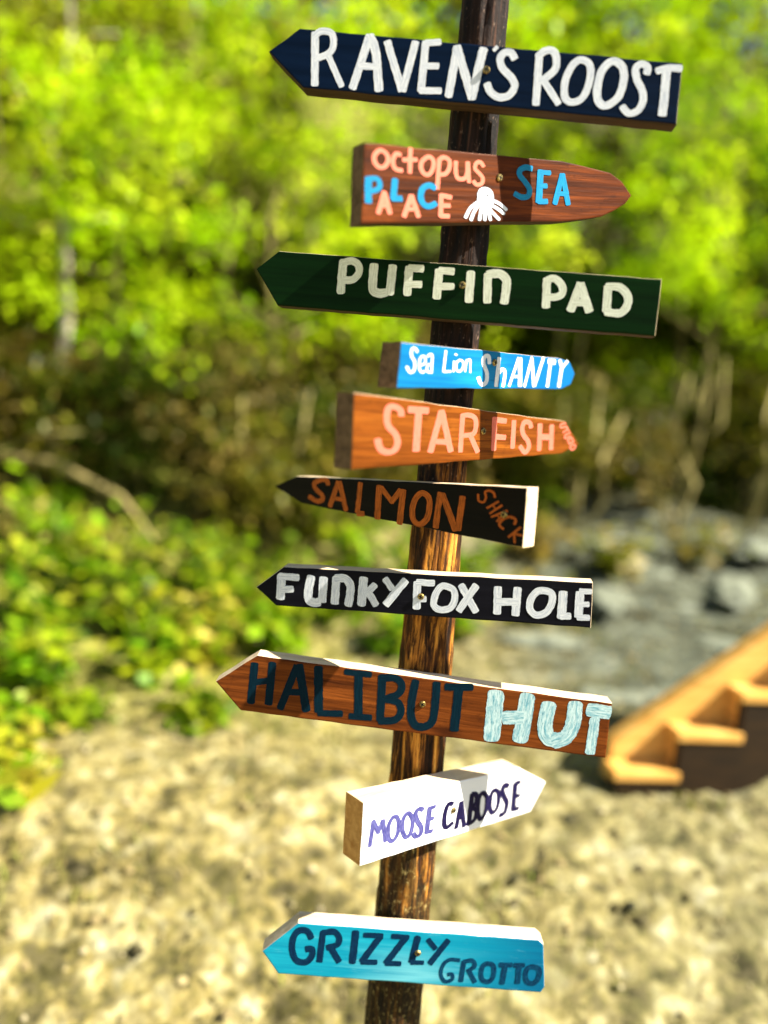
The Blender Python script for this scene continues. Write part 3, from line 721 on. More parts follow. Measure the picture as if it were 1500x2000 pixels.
# ------------------------------------------------------------------ the ten boards
SIGNS = {
 'raven': dict(pos=[0.1033, 1.4173, 2.2002], yaw=-6, tilt=-3.29, t=0.038, stretch=1.072, outline=[[-384.7,6.3],[-332.2,49.9],[348.9,49.9],[358.3,-49.9],[-313.2,-49.9]], screw=[[15.0, 8.9]], words=[
  ["RAVEN","white",[["s",13.1,[-302.4,44.2],[-292.0,-42.7]],["s",11.7,[-301.7,39.0],[-292.8,47.6],[-275.7,47.7],[-267.3,38.0],[-266.7,22.5],[-273.9,11.4],[-296.8,0.3]],["s",11.0,[-271.8,6.4],[-243.0,-39.6]],["l",14.0,[-202.4,46.0],[-221.2,-41.6]],["s",15.0,[-200.4,46.2],[-187.2,21.4],[-173.1,-39.9]],["l",12.0,[-212.0,-4.1],[-181.0,-2.7]],["l",13.0,[-168.8,41.1],[-130.9,-38.7]],["l",12.9,[-117.5,44.1],[-129.5,-38.6]],["l",12.9,[-99.6,45.6],[-96.2,-35.5]],["l",11.3,[-99.4,44.4],[-75.0,47.7]],["l",11.3,[-95.2,6.1],[-71.9,8.1]],["l",11.4,[-96.2,-35.5],[-61.6,-32.9]],["l",13.9,[-45.4,-38.7],[-42.3,41.5]],["l",13.9,[-42.3,41.5],[-3.8,-38.8]],["l",14.4,[-3.8,-38.8],[4.2,42.9]],["l",6.2,[27.9,48.6],[23.4,42.6]],["s",12.5,[61.5,31.7],[53.9,40.9],[42.0,39.9],[36.1,29.5],[43.0,14.5],[62.2,-0.9],[68.9,-14.5],[60.7,-29.6],[43.1,-34.1],[28.3,-26.8],[20.2,-14.6]]]],
  ["ROOST","white",[["l",12.5,[103.8,39.6],[110.9,-39.3]],["s",12.4,[102.3,39.4],[111.3,48.7],[126.0,49.9],[134.0,38.0],[134.1,19.7],[121.4,5.8],[112.0,-0.7]],["l",11.4,[119.6,-1.4],[149.2,-34.3]],["c",11.9,[175.3,40.1],[192.8,33.2],[197.2,8.3],[190.3,-20.6],[172.6,-30.7],[159.4,-23.4],[155.1,1.7],[162.6,27.8]],["c",12.9,[231.1,42.2],[248.5,35.3],[255.4,13.5],[250.2,-15.1],[232.3,-30.9],[217.6,-23.7],[212.3,-1.6],[216.1,26.9]],["s",11.8,[292.3,28.0],[292.0,37.7],[280.9,42.3],[272.1,34.6],[276.5,18.2],[290.7,-2.9],[293.7,-19.5],[287.6,-34.2],[273.9,-39.8],[261.9,-31.0]],["s",11.7,[310.2,33.7],[325.2,39.2],[346.6,40.6]],["s",14.0,[324.8,33.6],[329.2,-13.5],[330.7,-37.3]]]],
 ]),
 'octopus': dict(pos=[0.1592, 1.43, 2.0134], yaw=34, tilt=10.78, t=0.038, stretch=1.37, outline=[[-281.2,62.2],[170.9,55.8],[256.0,46.5],[309.2,40.0],[345.3,24.7],[376.0,-2.3],[356.5,-18.8],[322.9,-32.3],[282.2,-44.8],[167.8,-55.5],[-300.6,-62.2]], screw=[[6.6, 19.4]], words=[
  ["OCTOPUS","pink",[["c",6.6,[-251.1,52.2],[-238.7,45.6],[-238.4,35.6],[-246.3,27.0],[-257.0,26.5],[-264.6,33.5],[-263.5,44.4]],["s",6.7,[-212.1,47.0],[-220.4,48.4],[-227.2,39.8],[-228.1,30.5],[-222.6,24.3],[-211.7,22.9]],["l",6.8,[-190.3,57.4],[-194.7,20.8]],["l",6.8,[-206.6,39.8],[-179.2,41.1]],["c",6.9,[-153.4,47.1],[-143.6,41.9],[-144.5,30.4],[-153.0,19.5],[-163.3,19.1],[-170.3,27.4],[-168.1,38.8]],["l",7.0,[-130.5,43.4],[-138.0,-4.0]],["s",7.0,[-130.5,43.4],[-119.7,47.8],[-108.2,42.6],[-109.1,30.9],[-119.1,20.8],[-132.2,20.3]],["s",7.1,[-93.6,42.3],[-94.9,22.7],[-88.8,14.1],[-75.0,15.6],[-68.9,25.7],[-67.0,41.6]],["l",7.1,[-66.5,41.6],[-65.8,10.0]],["s",6.8,[-30.6,37.2],[-37.2,43.9],[-47.1,41.5],[-50.5,32.4],[-41.2,24.8],[-33.2,17.1],[-36.5,8.0],[-48.0,5.6],[-54.6,10.4]]]],
  ["P","blue",[["l",10.1,[-279.4,8.3],[-283.0,-28.4]],["s",8.3,[-278.7,7.4],[-262.3,8.0],[-257.6,0.8],[-261.5,-7.6],[-277.1,-11.7]]]],
  ["L","blue",[["l",9.4,[-226.4,8.4],[-232.8,-21.7]],["l",9.5,[-232.8,-21.7],[-215.7,-21.7]]]],
  ["C","blue",[["s",9.7,[-144.4,-2.3],[-157.1,1.2],[-170.4,-5.0],[-175.3,-18.5],[-169.8,-30.0],[-157.1,-32.7],[-143.7,-27.5]]]],
  ["A","pink",[["l",7.5,[-250.1,-12.8],[-265.0,-44.8]],["l",7.5,[-250.1,-12.8],[-242.1,-44.5]],["l",6.4,[-259.2,-33.5],[-245.9,-33.3]]]],
  ["A","pink",[["l",7.7,[-195.3,-16.1],[-213.2,-49.9]],["l",7.7,[-195.3,-16.1],[-182.9,-49.5]],["l",6.6,[-205.9,-38.3],[-188.3,-38.0]]]],
  ["E","pink",[["l",7.9,[-130.8,-13.6],[-134.8,-48.6]],["l",7.9,[-130.9,-14.6],[-109.8,-17.0]],["l",7.9,[-132.2,-31.2],[-113.5,-30.9]],["l",8.0,[-134.7,-48.0],[-116.1,-48.4]]]],
  ["SEA","blue",[["s",10.1,[88.1,38.1],[72.8,39.5],[58.9,34.8],[56.9,25.4],[68.7,15.4],[80.4,3.2],[78.3,-9.6],[61.3,-13.1],[43.3,-7.3]],["l",12.4,[111.3,33.8],[104.5,-20.7]],["l",8.9,[112.8,32.8],[135.0,32.6]],["l",9.0,[110.3,8.3],[126.2,8.8]],["l",9.9,[104.5,-19.6],[126.9,-19.2]],["l",10.4,[169.0,29.6],[147.8,-22.0]],["l",10.5,[170.6,29.6],[184.2,-22.4]],["l",8.7,[156.5,-3.3],[182.9,-4.8]]]],
  ["octo","white",[["l",28.6,[-29.2,-12.1],[-29.8,-21.6]],["l",18.4,[-29.9,-23.3],[-30.5,-33.5]],["s",5.7,[-46.9,-23.6],[-65.8,-34.1],[-77.9,-49.4]],["s",5.7,[-45.8,-27.6],[-57.8,-40.0],[-65.7,-53.3]],["s",5.7,[-40.6,-35.7],[-45.9,-53.1]],["s",5.8,[-32.0,-35.6],[-33.1,-53.0]],["s",5.8,[-23.5,-37.5],[-20.1,-52.9]],["s",5.8,[-20.5,-35.4],[-10.8,-43.5],[0.4,-52.1]],["s",5.8,[-14.4,-29.1],[-0.1,-35.1],[12.8,-42.2]],["s",5.8,[-11.0,-20.8],[6.2,-26.7],[19.1,-35.2]]]],
  ["octoface","dark",[["l",3.1,[-36.4,-12.4],[-36.4,-13.9]],["l",3.1,[-24.3,-11.5],[-24.4,-13.0]],["s",1.6,[-35.9,-28.5],[-30.3,-30.4],[-24.4,-27.7]]]],
 ]),
 'puffin': dict(pos=[0.0985, 1.4147, 1.822], yaw=-9, tilt=-1.24, t=0.038, stretch=1.035, outline=[[-387.5,14.7],[-344.2,51.0],[362.2,49.7],[365.5,-49.7],[-338.8,-51.0]], screw=[[12.1, 13.3]], words=[
  ["PUFFIN","cream",[["l",15.8,[-216.7,38.9],[-216.6,-14.4]],["s",13.6,[-216.6,37.5],[-200.3,42.1],[-187.2,35.6],[-185.0,21.4],[-194.3,8.9],[-210.8,6.4]],["s",16.2,[-157.1,37.7],[-156.4,3.8],[-153.2,-9.2],[-142.3,-13.1],[-130.1,-10.6]],["l",15.6,[-121.4,37.6],[-121.9,-10.7]],["l",15.1,[-90.2,38.5],[-88.6,-10.1]],["l",13.4,[-90.1,37.2],[-64.4,37.2]],["l",13.0,[-89.6,7.3],[-64.9,9.2]],["l",15.5,[-33.5,37.3],[-32.8,-12.4]],["l",13.4,[-33.5,36.5],[-6.7,36.1]],["l",12.9,[-32.9,7.6],[-5.8,9.6]],["l",15.5,[25.2,35.2],[27.3,-12.8]],["l",14.3,[56.4,35.4],[61.4,-13.3]],["s",15.4,[57.0,35.4],[77.1,38.3],[90.7,29.9],[92.8,12.9],[92.0,-11.5]]]],
  ["PAD","cream",[["l",14.2,[163.6,34.6],[167.8,-13.4]],["s",13.0,[164.5,33.8],[177.0,36.9],[191.3,25.9],[193.2,11.9],[182.7,4.6],[167.0,4.2]],["l",14.7,[223.3,31.0],[212.5,-15.6]],["l",14.6,[223.3,31.0],[245.2,-15.2]],["l",12.4,[215.0,-2.0],[239.1,-1.6]],["l",14.6,[271.9,29.8],[275.0,-12.3]],["s",14.0,[271.3,29.8],[292.2,29.9],[308.1,16.3],[309.3,-1.7],[298.5,-14.4],[275.2,-13.7]]]],
 ]),
 'sealion': dict(pos=[0.1822, 1.4368, 1.6873], yaw=48, tilt=3.46, t=0.045, stretch=1.642, outline=[[-261.4,37.4],[248.0,33.0],[297.6,27.4],[325.0,1.6],[310.7,-22.2],[271.8,-32.8],[-268.1,-37.4]], screw=[[7.9, 14.4]], words=[
  ["Sea","white",[["s",3.8,[-220.5,23.4],[-224.4,28.3],[-231.5,29.0],[-235.5,23.8],[-234.1,15.5],[-226.5,7.9],[-224.9,-2.2],[-228.8,-9.1],[-237.5,-10.5],[-245.1,-2.3]],["s",3.4,[-213.6,1.6],[-200.2,4.4],[-198.0,12.5],[-203.0,17.4],[-210.9,14.2],[-213.8,5.0],[-212.2,-5.2],[-205.4,-10.1],[-198.3,-7.6]],["s",3.7,[-192.0,17.3],[-185.8,21.0],[-180.1,19.0],[-179.7,2.8],[-179.6,-10.0]],["s",3.2,[-180.7,3.9],[-189.1,3.6],[-193.2,-2.3],[-189.9,-9.1],[-182.5,-8.9]]]],
  ["Lion","white",[["l",4.0,[-142.8,28.8],[-146.5,-6.7]],["l",4.1,[-146.5,-7.3],[-125.9,-6.1]],["l",5.0,[-112.8,24.6],[-113.3,23.7]],["l",3.6,[-117.6,12.1],[-118.0,-5.9]],["c",4.1,[-99.7,14.6],[-91.2,11.9],[-90.3,2.2],[-97.8,-4.7],[-107.0,-4.4],[-110.7,2.8],[-108.5,11.3]],["l",3.7,[-80.2,16.0],[-83.3,-5.5]],["s",3.7,[-81.6,8.6],[-76.0,15.9],[-68.6,15.6],[-68.5,4.2],[-67.0,-6.3]]]],
  ["SHANTY","white",[["s",7.6,[-8.4,13.2],[-10.8,23.8],[-18.8,26.0],[-27.1,21.3],[-27.7,12.5],[-20.7,2.6],[-14.0,-7.4],[-14.0,-21.4],[-24.0,-27.9],[-34.3,-24.3],[-40.3,-15.6]],["l",7.8,[23.5,24.0],[18.9,-29.9]],["s",7.4,[25.7,-5.0],[32.0,1.4],[43.3,1.1],[46.2,-8.4],[43.5,-29.5]],["l",6.2,[91.6,26.9],[64.4,-29.2]],["l",9.5,[96.6,26.4],[103.9,-28.4]],["l",5.9,[81.5,-10.2],[101.4,-9.7]],["l",6.3,[140.2,28.9],[120.5,-29.1]],["l",7.8,[140.7,25.5],[156.1,-27.9]],["l",7.3,[184.8,30.1],[158.2,-27.8]],["l",11.4,[207.7,24.0],[233.0,23.8]],["l",7.7,[215.3,20.0],[209.3,-28.5]],["l",7.6,[253.0,27.8],[263.4,14.5]],["l",6.8,[286.2,28.1],[263.8,11.6]],["l",8.5,[263.4,14.5],[258.0,-27.8]]]],
 ]),
 'starfish': dict(pos=[0.1801, 1.4387, 1.5626], yaw=48, tilt=0.63, t=0.041, stretch=1.619, outline=[[-360.1,60.9],[310.5,36.1],[386.3,-14.9],[310.0,-36.1],[-355.6,-60.7]], screw=[[-3.9, 8.1]], words=[
  ["STAR","salmonpink",[["s",10.1,[-245.1,29.8],[-247.7,37.7],[-264.9,43.7],[-278.3,40.5],[-280.9,27.2],[-275.5,11.2],[-257.9,-0.7],[-249.5,-14.4],[-254.8,-28.2],[-272.8,-32.4],[-291.1,-26.9],[-298.9,-12.8]],["l",12.1,[-224.7,40.5],[-176.2,40.2]],["l",12.0,[-200.2,35.6],[-199.5,-29.6]],["l",10.6,[-138.0,40.2],[-159.5,-31.0]],["l",11.0,[-136.3,40.2],[-100.5,-30.3]],["l",9.9,[-143.8,-13.3],[-112.5,-14.5]],["l",9.2,[-73.6,35.9],[-70.4,-31.8]],["s",9.3,[-73.5,35.2],[-55.9,37.3],[-33.6,31.9],[-28.3,16.6],[-34.9,2.5],[-63.1,-1.1]],["l",9.8,[-42.1,-2.3],[-15.5,-31.8]]]],
  ["FISH","salmonpink",[["l",10.7,[31.9,33.3],[38.5,-27.3]],["l",10.8,[32.3,31.2],[72.4,29.7]],["l",10.9,[34.9,-1.9],[75.1,-3.0]],["l",10.5,[101.5,31.1],[105.6,-22.6]],["s",10.4,[168.6,19.7],[162.0,28.6],[142.1,29.7],[134.6,18.9],[141.8,3.9],[162.2,-9.5],[168.0,-23.3],[154.3,-32.7],[134.9,-21.7]],["l",11.7,[203.5,26.7],[210.7,-27.0]],["l",12.0,[252.8,25.0],[260.4,-25.6]],["l",13.0,[210.4,0.1],[255.1,0.4]]]],
  ["STUDIO","salmonpink",[["s",3.7,[313.3,31.8],[291.9,29.0],[291.6,21.8],[306.0,23.0],[316.6,25.1],[323.0,21.6]],["l",3.7,[304.9,11.1],[323.6,18.8]],["l",3.7,[317.0,23.3],[331.2,14.8]],["s",3.8,[336.5,11.2],[317.1,5.8],[316.1,-1.5],[342.0,3.5]],["l",3.8,[346.6,-0.2],[328.3,-6.0]],["s",3.8,[346.6,-0.2],[354.7,-5.7],[345.5,-12.3],[331.5,-8.7]],["l",3.8,[357.9,-7.9],[337.7,-14.8]],["c",3.8,[363.6,-16.0],[368.7,-21.6],[355.7,-27.3],[344.0,-22.6],[350.5,-17.3]]]],
 ]),
 'salmon': dict(pos=[0.0519, 1.4332, 1.4196], yaw=-42, tilt=2.86, t=0.038, stretch=1.266, outline=[[-421.5,-0.2],[-342.8,29.3],[258.0,52.4],[256.4,-52.5],[-320.8,-30.3]], screw=[[214.9, 1.0]], words=[
  ["SALMON","rust",[["s",10.4,[-238.0,18.5],[-242.4,27.6],[-265.9,25.8],[-283.2,15.8],[-274.1,3.9],[-256.4,-5.4],[-253.3,-15.0],[-270.2,-20.8],[-296.2,-13.5]],["l",10.9,[-207.0,25.3],[-229.3,-27.1]],["l",11.2,[-202.7,25.6],[-180.6,-30.2]],["l",8.8,[-217.4,-9.1],[-188.3,-9.9]],["l",10.9,[-140.5,27.8],[-146.0,-32.7]],["l",10.6,[-145.9,-35.3],[-127.6,-33.7]],["l",13.0,[-86.9,25.3],[-88.4,-39.3]],["l",10.9,[-81.2,24.1],[-50.7,-0.9]],["l",10.8,[-50.7,-0.9],[-30.3,22.6]],["l",12.7,[-22.2,24.0],[-28.1,-42.5]],["c",11.3,[25.7,22.8],[42.2,16.1],[46.1,-4.0],[39.9,-27.0],[22.9,-38.4],[7.0,-30.6],[3.9,-8.3],[11.2,11.5]],["l",11.1,[70.4,26.7],[63.1,-39.7]],["l",12.0,[75.9,24.1],[110.5,-38.8]],["l",11.2,[123.0,24.2],[116.0,-37.6]]]],
  ["SHACK","rust",[["s",4.1,[157.3,31.3],[159.4,20.5],[170.4,18.8],[174.3,28.8],[171.8,37.0],[180.8,40.5],[190.1,37.3],[193.3,29.7]],["l",3.8,[177.6,8.8],[201.2,22.8]],["l",3.8,[184.6,-0.1],[209.1,16.6]],["l",3.2,[189.7,15.7],[196.7,8.1]],["l",3.8,[188.8,-6.0],[220.0,8.9]],["l",3.8,[200.6,-12.7],[220.4,8.4]],["l",2.8,[199.2,-1.4],[206.3,-6.0]],["s",4.4,[237.4,-12.9],[238.7,-5.0],[226.6,-1.9],[212.7,-7.9],[206.0,-18.1],[215.4,-24.6]],["l",4.0,[226.4,-37.4],[249.5,-17.7]],["l",3.7,[238.1,-29.7],[253.1,-31.5]],["l",3.7,[237.8,-30.3],[240.0,-46.2]]]],
 ]),
 'funky': dict(pos=[0.0993, 1.4095, 1.2447], yaw=-8, tilt=3.12, t=0.038, stretch=0.979, outline=[[-349.5,-4.9],[-292.1,40.6],[310.0,44.2],[311.6,-44.2],[-307.5,-40.5]], screw=[[-14.4, -2.9]], words=[
  ["FUNKY","white",[["l",18.4,[-296.3,20.8],[-298.3,-23.8]],["l",14.3,[-298.6,21.1],[-262.0,20.2]],["l",14.4,[-296.1,-6.1],[-273.9,-4.1]],["s",17.9,[-235.5,22.2],[-240.3,-4.9],[-239.4,-23.9],[-228.1,-28.8],[-219.2,-27.1]],["l",17.8,[-209.8,22.6],[-212.0,-24.4]],["l",16.9,[-183.9,23.4],[-186.3,-27.2]],["s",16.9,[-183.9,23.4],[-166.6,24.0],[-155.8,12.5],[-155.4,-6.3],[-158.5,-28.4]],["l",18.1,[-128.8,25.2],[-132.1,-24.9]],["l",14.1,[-107.1,13.2],[-123.1,-4.3]],["l",15.0,[-117.6,-2.9],[-103.3,-24.8]],["l",13.6,[-85.2,27.1],[-72.1,9.9]],["l",15.4,[-45.6,27.3],[-83.2,-23.5]]]],
  ["FOX","white",[["l",15.9,[-22.1,24.0],[-22.1,-25.3]],["l",13.1,[-22.1,25.1],[9.4,25.3]],["l",12.6,[-21.1,-8.5],[-5.0,-7.5]],["c",13.6,[30.8,21.2],[49.2,13.6],[51.2,-6.6],[43.1,-22.2],[24.6,-26.9],[11.5,-18.8],[13.5,0.5],[20.4,15.1]],["l",14.6,[64.4,22.2],[92.9,-24.9]],["l",14.6,[91.4,24.9],[61.0,-25.9]]]],
  ["HOLE","white",[["l",15.6,[133.7,23.7],[134.4,-26.5]],["l",16.1,[171.0,23.3],[169.3,-26.9]],["l",15.1,[134.5,-4.0],[170.7,-1.7]],["c",13.9,[217.0,23.4],[234.3,19.2],[236.7,2.5],[228.1,-17.6],[209.3,-25.3],[196.4,-14.8],[196.7,4.0],[205.7,18.7]],["l",17.0,[256.5,21.6],[255.8,-24.3]],["l",13.4,[255.8,-24.8],[271.8,-23.2]],["l",16.5,[287.3,23.6],[287.5,-22.7]],["l",11.1,[287.1,26.2],[306.7,26.9]],["l",10.6,[288.1,0.5],[304.4,1.8]],["l",11.7,[287.6,-24.8],[306.0,-24.1]]]],
 ]),
 'halibut': dict(pos=[0.112, 1.4068, 1.0185], yaw=0, tilt=-3.12, t=0.038, stretch=0.958, outline=[[-419.5,-5.7],[-342.5,59.4],[368.1,57.7],[375.2,-57.7],[-363.4,-59.5]], screw=[[-5.3, 4.6]], words=[
  ["HALIBUT","darkteal",[["l",16.6,[-346.1,41.3],[-345.0,-39.0]],["l",16.6,[-311.3,46.2],[-309.6,-37.3]],["l",13.4,[-343.4,3.2],[-313.5,10.6]],["l",15.3,[-262.5,48.2],[-285.2,-42.1]],["l",17.9,[-257.9,48.8],[-233.5,-39.7]],["l",13.4,[-274.3,-8.1],[-244.0,-3.9]],["l",18.5,[-219.6,49.3],[-208.4,-37.8]],["l",13.5,[-207.8,-42.6],[-162.5,-37.9]],["l",17.9,[-139.3,46.0],[-128.6,-36.5]],["l",12.7,[-164.4,49.6],[-116.0,50.9]],["l",12.9,[-145.2,-40.4],[-103.7,-37.9]],["l",16.7,[-92.1,49.4],[-84.2,-40.0]],["s",15.3,[-91.8,46.9],[-66.1,50.4],[-51.3,38.4],[-55.7,19.1],[-81.4,4.2]],["s",15.4,[-81.4,4.2],[-56.4,2.2],[-45.4,-15.1],[-54.4,-35.2],[-83.8,-42.3]],["s",16.7,[-25.4,48.4],[-27.2,6.9],[-23.7,-25.1],[-11.1,-42.2],[10.2,-39.2],[20.6,-18.9],[16.7,51.1]],["l",15.3,[36.5,46.4],[85.7,52.6]],["l",19.3,[62.0,44.5],[65.3,-40.4]]]],
  ["HUT","paleteal",[["l",34.8,[136.7,42.0],[142.1,-44.3]],["l",33.5,[199.1,44.9],[199.2,-39.6]],["l",28.3,[162.5,-0.7],[192.8,3.6]],["s",31.7,[243.7,36.6],[243.0,-4.1],[252.4,-28.9],[273.5,-34.1]],["s",31.7,[296.2,42.3],[297.6,3.5],[288.9,-23.8],[267.6,-36.0]],["l",28.2,[325.6,38.3],[364.0,38.2]],["l",21.4,[339.5,19.2],[342.1,-49.2]]]],
 ]),
 'moose': dict(pos=[0.1865, 1.4229, 0.7933], yaw=44, tilt=-8.43, t=0.05, stretch=1.45, outline=[[-263.9,62.1],[223.5,59.6],[351.5,6.3],[308.9,-59.3],[-241.5,-62.0]], screw=[[7.2, -0.6]], words=[
  ["MOOSE","lavender",[["l",7.8,[-228.6,20.0],[-225.4,-27.1]],["l",7.9,[-229.0,21.6],[-209.2,-4.9]],["l",7.9,[-209.2,-4.9],[-203.6,18.2]],["l",8.0,[-203.6,18.2],[-184.3,-26.8]],["c",8.1,[-172.5,19.9],[-158.6,8.0],[-153.9,-17.8],[-165.4,-30.8],[-179.3,-18.7],[-183.9,6.8]],["c",8.3,[-135.3,19.2],[-117.6,3.3],[-115.0,-22.6],[-126.0,-31.4],[-141.8,-14.0],[-145.7,8.6]],["s",9.1,[-91.8,17.5],[-102.5,22.6],[-111.7,14.8],[-102.3,-2.9],[-86.4,-18.8],[-84.5,-33.6],[-97.8,-35.7],[-106.9,-27.4]],["l",10.7,[-71.1,18.6],[-66.1,-32.5]],["l",8.5,[-70.6,16.9],[-55.8,18.1]],["l",8.6,[-68.9,-6.1],[-53.6,-6.4]],["l",8.6,[-66.0,-33.2],[-49.7,-33.6]]]],
  ["CABOOSE","indigo",[["s",9.6,[1.2,13.3],[-12.1,15.6],[-18.2,-2.5],[-13.7,-26.6],[-3.5,-35.9],[13.7,-29.2]],["l",9.7,[29.5,12.4],[29.4,-42.8]],["l",9.8,[29.5,12.4],[56.2,-45.4]],["l",8.3,[29.3,-21.4],[48.0,-23.3]],["l",11.4,[63.0,23.7],[70.7,-42.4]],["s",9.9,[62.6,24.8],[77.3,20.6],[82.7,3.1],[70.1,-8.5]],["s",10.0,[70.1,-8.5],[88.3,-15.2],[89.3,-36.3],[70.7,-42.4]],["c",10.1,[99.2,20.5],[118.9,7.4],[124.6,-25.4],[112.4,-40.0],[97.0,-23.8],[90.2,8.8]],["c",10.3,[144.4,20.1],[161.7,7.3],[166.5,-22.3],[152.7,-33.4],[137.3,-17.0],[133.8,11.9]],["s",12.1,[194.2,20.1],[177.6,25.6],[174.1,12.4],[187.2,-4.2],[201.6,-21.2],[199.4,-42.0],[183.6,-44.5]],["l",14.0,[220.7,22.5],[232.2,-40.7]],["l",10.6,[220.4,23.3],[239.6,23.2]],["l",10.7,[228.1,-9.3],[248.0,-9.7]],["l",10.8,[232.2,-40.7],[253.3,-40.8]]]],
 ]),
 'grizzly': dict(pos=[0.1154, 1.4021, 0.4701], yaw=2, tilt=-1.03, t=0.038, stretch=0.908, outline=[[-294.6,-10.3],[-225.8,59.6],[278.2,60.8],[290.3,51.1],[305.2,-47.1],[298.2,-60.9],[-257.9,-59.5]], screw=[[28.7, 11.6]], words=[
  ["GRIZZLY","navy",[["s",15.0,[-196.0,28.8],[-205.3,43.0],[-221.7,42.9],[-232.7,25.8],[-232.7,-2.6],[-222.8,-24.7],[-204.1,-28.4],[-191.6,-15.0],[-191.9,2.7],[-204.3,1.7]],["l",15.0,[-172.5,42.2],[-174.4,-24.0]],["s",14.4,[-172.5,41.4],[-149.4,45.9],[-138.2,33.3],[-140.4,17.6],[-160.3,8.8]],["l",15.0,[-153.2,8.8],[-133.4,-21.3]],["l",17.1,[-105.0,47.6],[-105.5,-19.2]],["l",11.9,[-85.4,43.5],[-50.0,45.0]],["l",15.0,[-53.3,42.1],[-85.4,-16.5]],["l",12.5,[-85.2,-18.4],[-56.5,-16.6]],["l",11.9,[-29.1,45.3],[4.2,45.4]],["l",15.1,[-0.4,43.7],[-34.6,-16.2]],["l",12.0,[-34.4,-17.5],[-5.0,-16.0]],["l",15.1,[24.9,46.4],[17.6,-10.5]],["l",10.3,[17.8,-11.7],[41.9,-9.8]],["l",12.2,[47.4,43.3],[63.8,25.0]],["l",13.7,[88.5,44.1],[57.1,-9.8]]]],
  ["GROTTO","navy2",[["s",8.9,[117.8,1.1],[97.6,1.4],[85.0,-11.4],[82.0,-33.8],[92.5,-49.8],[107.2,-44.2],[105.9,-32.4],[97.4,-33.1]],["l",11.8,[127.1,-1.9],[125.9,-46.5]],["s",10.3,[127.0,-1.2],[144.5,2.7],[151.0,-8.7],[138.4,-22.0]],["l",10.9,[140.6,-21.8],[155.3,-46.0]],["c",11.4,[180.9,-1.4],[191.3,-8.0],[192.8,-30.1],[185.7,-42.6],[172.5,-41.2],[166.4,-27.2],[168.6,-7.8]],["l",11.3,[204.6,-2.5],[227.5,-0.7]],["l",13.4,[214.9,-4.2],[213.4,-44.0]],["l",11.3,[234.7,-0.6],[253.7,0.8]],["l",13.4,[245.1,-2.3],[245.6,-41.5]],["c",11.9,[277.7,-1.7],[288.2,-7.9],[288.4,-27.7],[279.1,-39.9],[265.6,-36.4],[260.3,-19.9],[263.9,-5.3]]]],
 ]),
}
DARKEND = bare_wood('dark_end_grain', (.16, .10, .05), (.06, .035, .016), 3)  # darker bare wood for the end faces
UNDER = bare_wood('shaded_underside', (.055, .03, .014), (.02, .011, .006), 5)  # shade under the boards put into the wood colour
CREAM = bare_wood('sawn_pale_wood', (.78, .62, .42), (.60, .42, .24), 1)
HONEY = bare_wood('sawn_honey_wood', (.62, .34, .10), (.40, .18, .04), 8)
FACE = {
 'raven': paint_face('navy_board_paint', (.0015, .006, .018), (.003, .011, .034), (.0015, .003, .008), 1, .42, .5),
 'octopus': wood_face('red_brown_stain', (.20, .046, .006), (.075, .017, .003), (.010, .003, .001), 3),
 'puffin': paint_face('dark_green_board_paint', (.002, .010, .002), (.004, .024, .004), (.002, .004, .002), 4, .42, .5),
 'sealion': paint_face('blue_board_paint', (.003, .10, .27), (.008, .19, .42), (.004, .06, .14), 6, .45, .6, (.02, .10, (.004, .12, .34), (.01, .26, .60))),
 'starfish': wood_face('orange_stain', (.30, .088, .009), (.17, .043, .004), (.035, .009, .001), 9),
 'salmon': paint_face('black_board_paint', (.004, .004, .0035), (.009, .008, .006), (.02, .012, .006), 11, .5, .3),
 'funky': paint_face('charcoal_board_paint', (.004, .004, .007), (.009, .009, .014), (.03, .03, .035), 13, .5, .4),
 'halibut': wood_face('chestnut_stain', (.30, .080, .013), (.14, .035, .006), (.032, .008, .003), 15),
 'moose': paint_face('white_board_paint', (.80, .80, .82), (.86, .86, .87), (.62, .62, .66), 17, .45, .5),
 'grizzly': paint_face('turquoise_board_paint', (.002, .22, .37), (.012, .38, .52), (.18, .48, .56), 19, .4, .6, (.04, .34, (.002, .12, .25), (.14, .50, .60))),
}
PAINT = {
 'white': ((.84, .87, .91), (.40, .46, .58), (.16, .20, .28)), 'cream': ((.84, .88, .74), (.46, .50, .34), (.20, .24, .13)),
 'pink': ((.78, .22, .15), (.70, .14, .08), (.35, .08, .03)), 'blue': ((.008, .17, .36), (.02, .28, .48), (.03, .05, .08)),
 'dark': ((.05, .045, .05), (.1, .1, .1), (.05, .05, .05)), 'salmonpink': ((.66, .17, .12), (.58, .11, .06), (.34, .07, .02)),
 'rust': ((.58, .14, .022), (.15, .05, .014), (.025, .012, .006)), 'darkteal': ((.0018, .012, .022), (.003, .028, .045), (.001, .006, .010)),
 'paleteal': ((.52, .68, .68), (.10, .32, .40), (.008, .12, .20)), 'lavender': ((.035, .033, .15), (.12, .12, .34), (.42, .42, .60)),
 'indigo': ((.004, .003, .022), (.02, .014, .08), (.16, .13, .30)), 'navy': ((.002, .014, .045), (.004, .05, .12), (.006, .12, .24)),
 'navy2': ((.002, .014, .045), (.004, .08, .18), (.01, .26, .42)),
}
PM = {}
def pmat(k):
    if k not in PM:
        a, b, u = PAINT[k]
        st_ = {'rust': .9, 'paleteal': 1.0, 'lavender': .75, 'indigo': .5, 'navy2': .7, 'white': .7, 'cream': .65, 'pink': .6, 'salmonpink': .6, 'blue': .7, 'navy': .6}.get(k, .45)
        we = {'rust': .75, 'paleteal': .7, 'lavender': .5, 'indigo': .3, 'navy2': .5, 'navy': .3, 'white': .5, 'cream': .5, 'pink': .5, 'salmonpink': .5, 'blue': .6}.get(k, .38)
        PM[k] = letter_paint(k + '_letter_paint', a, b, u, st_, we)
    return PM[k]

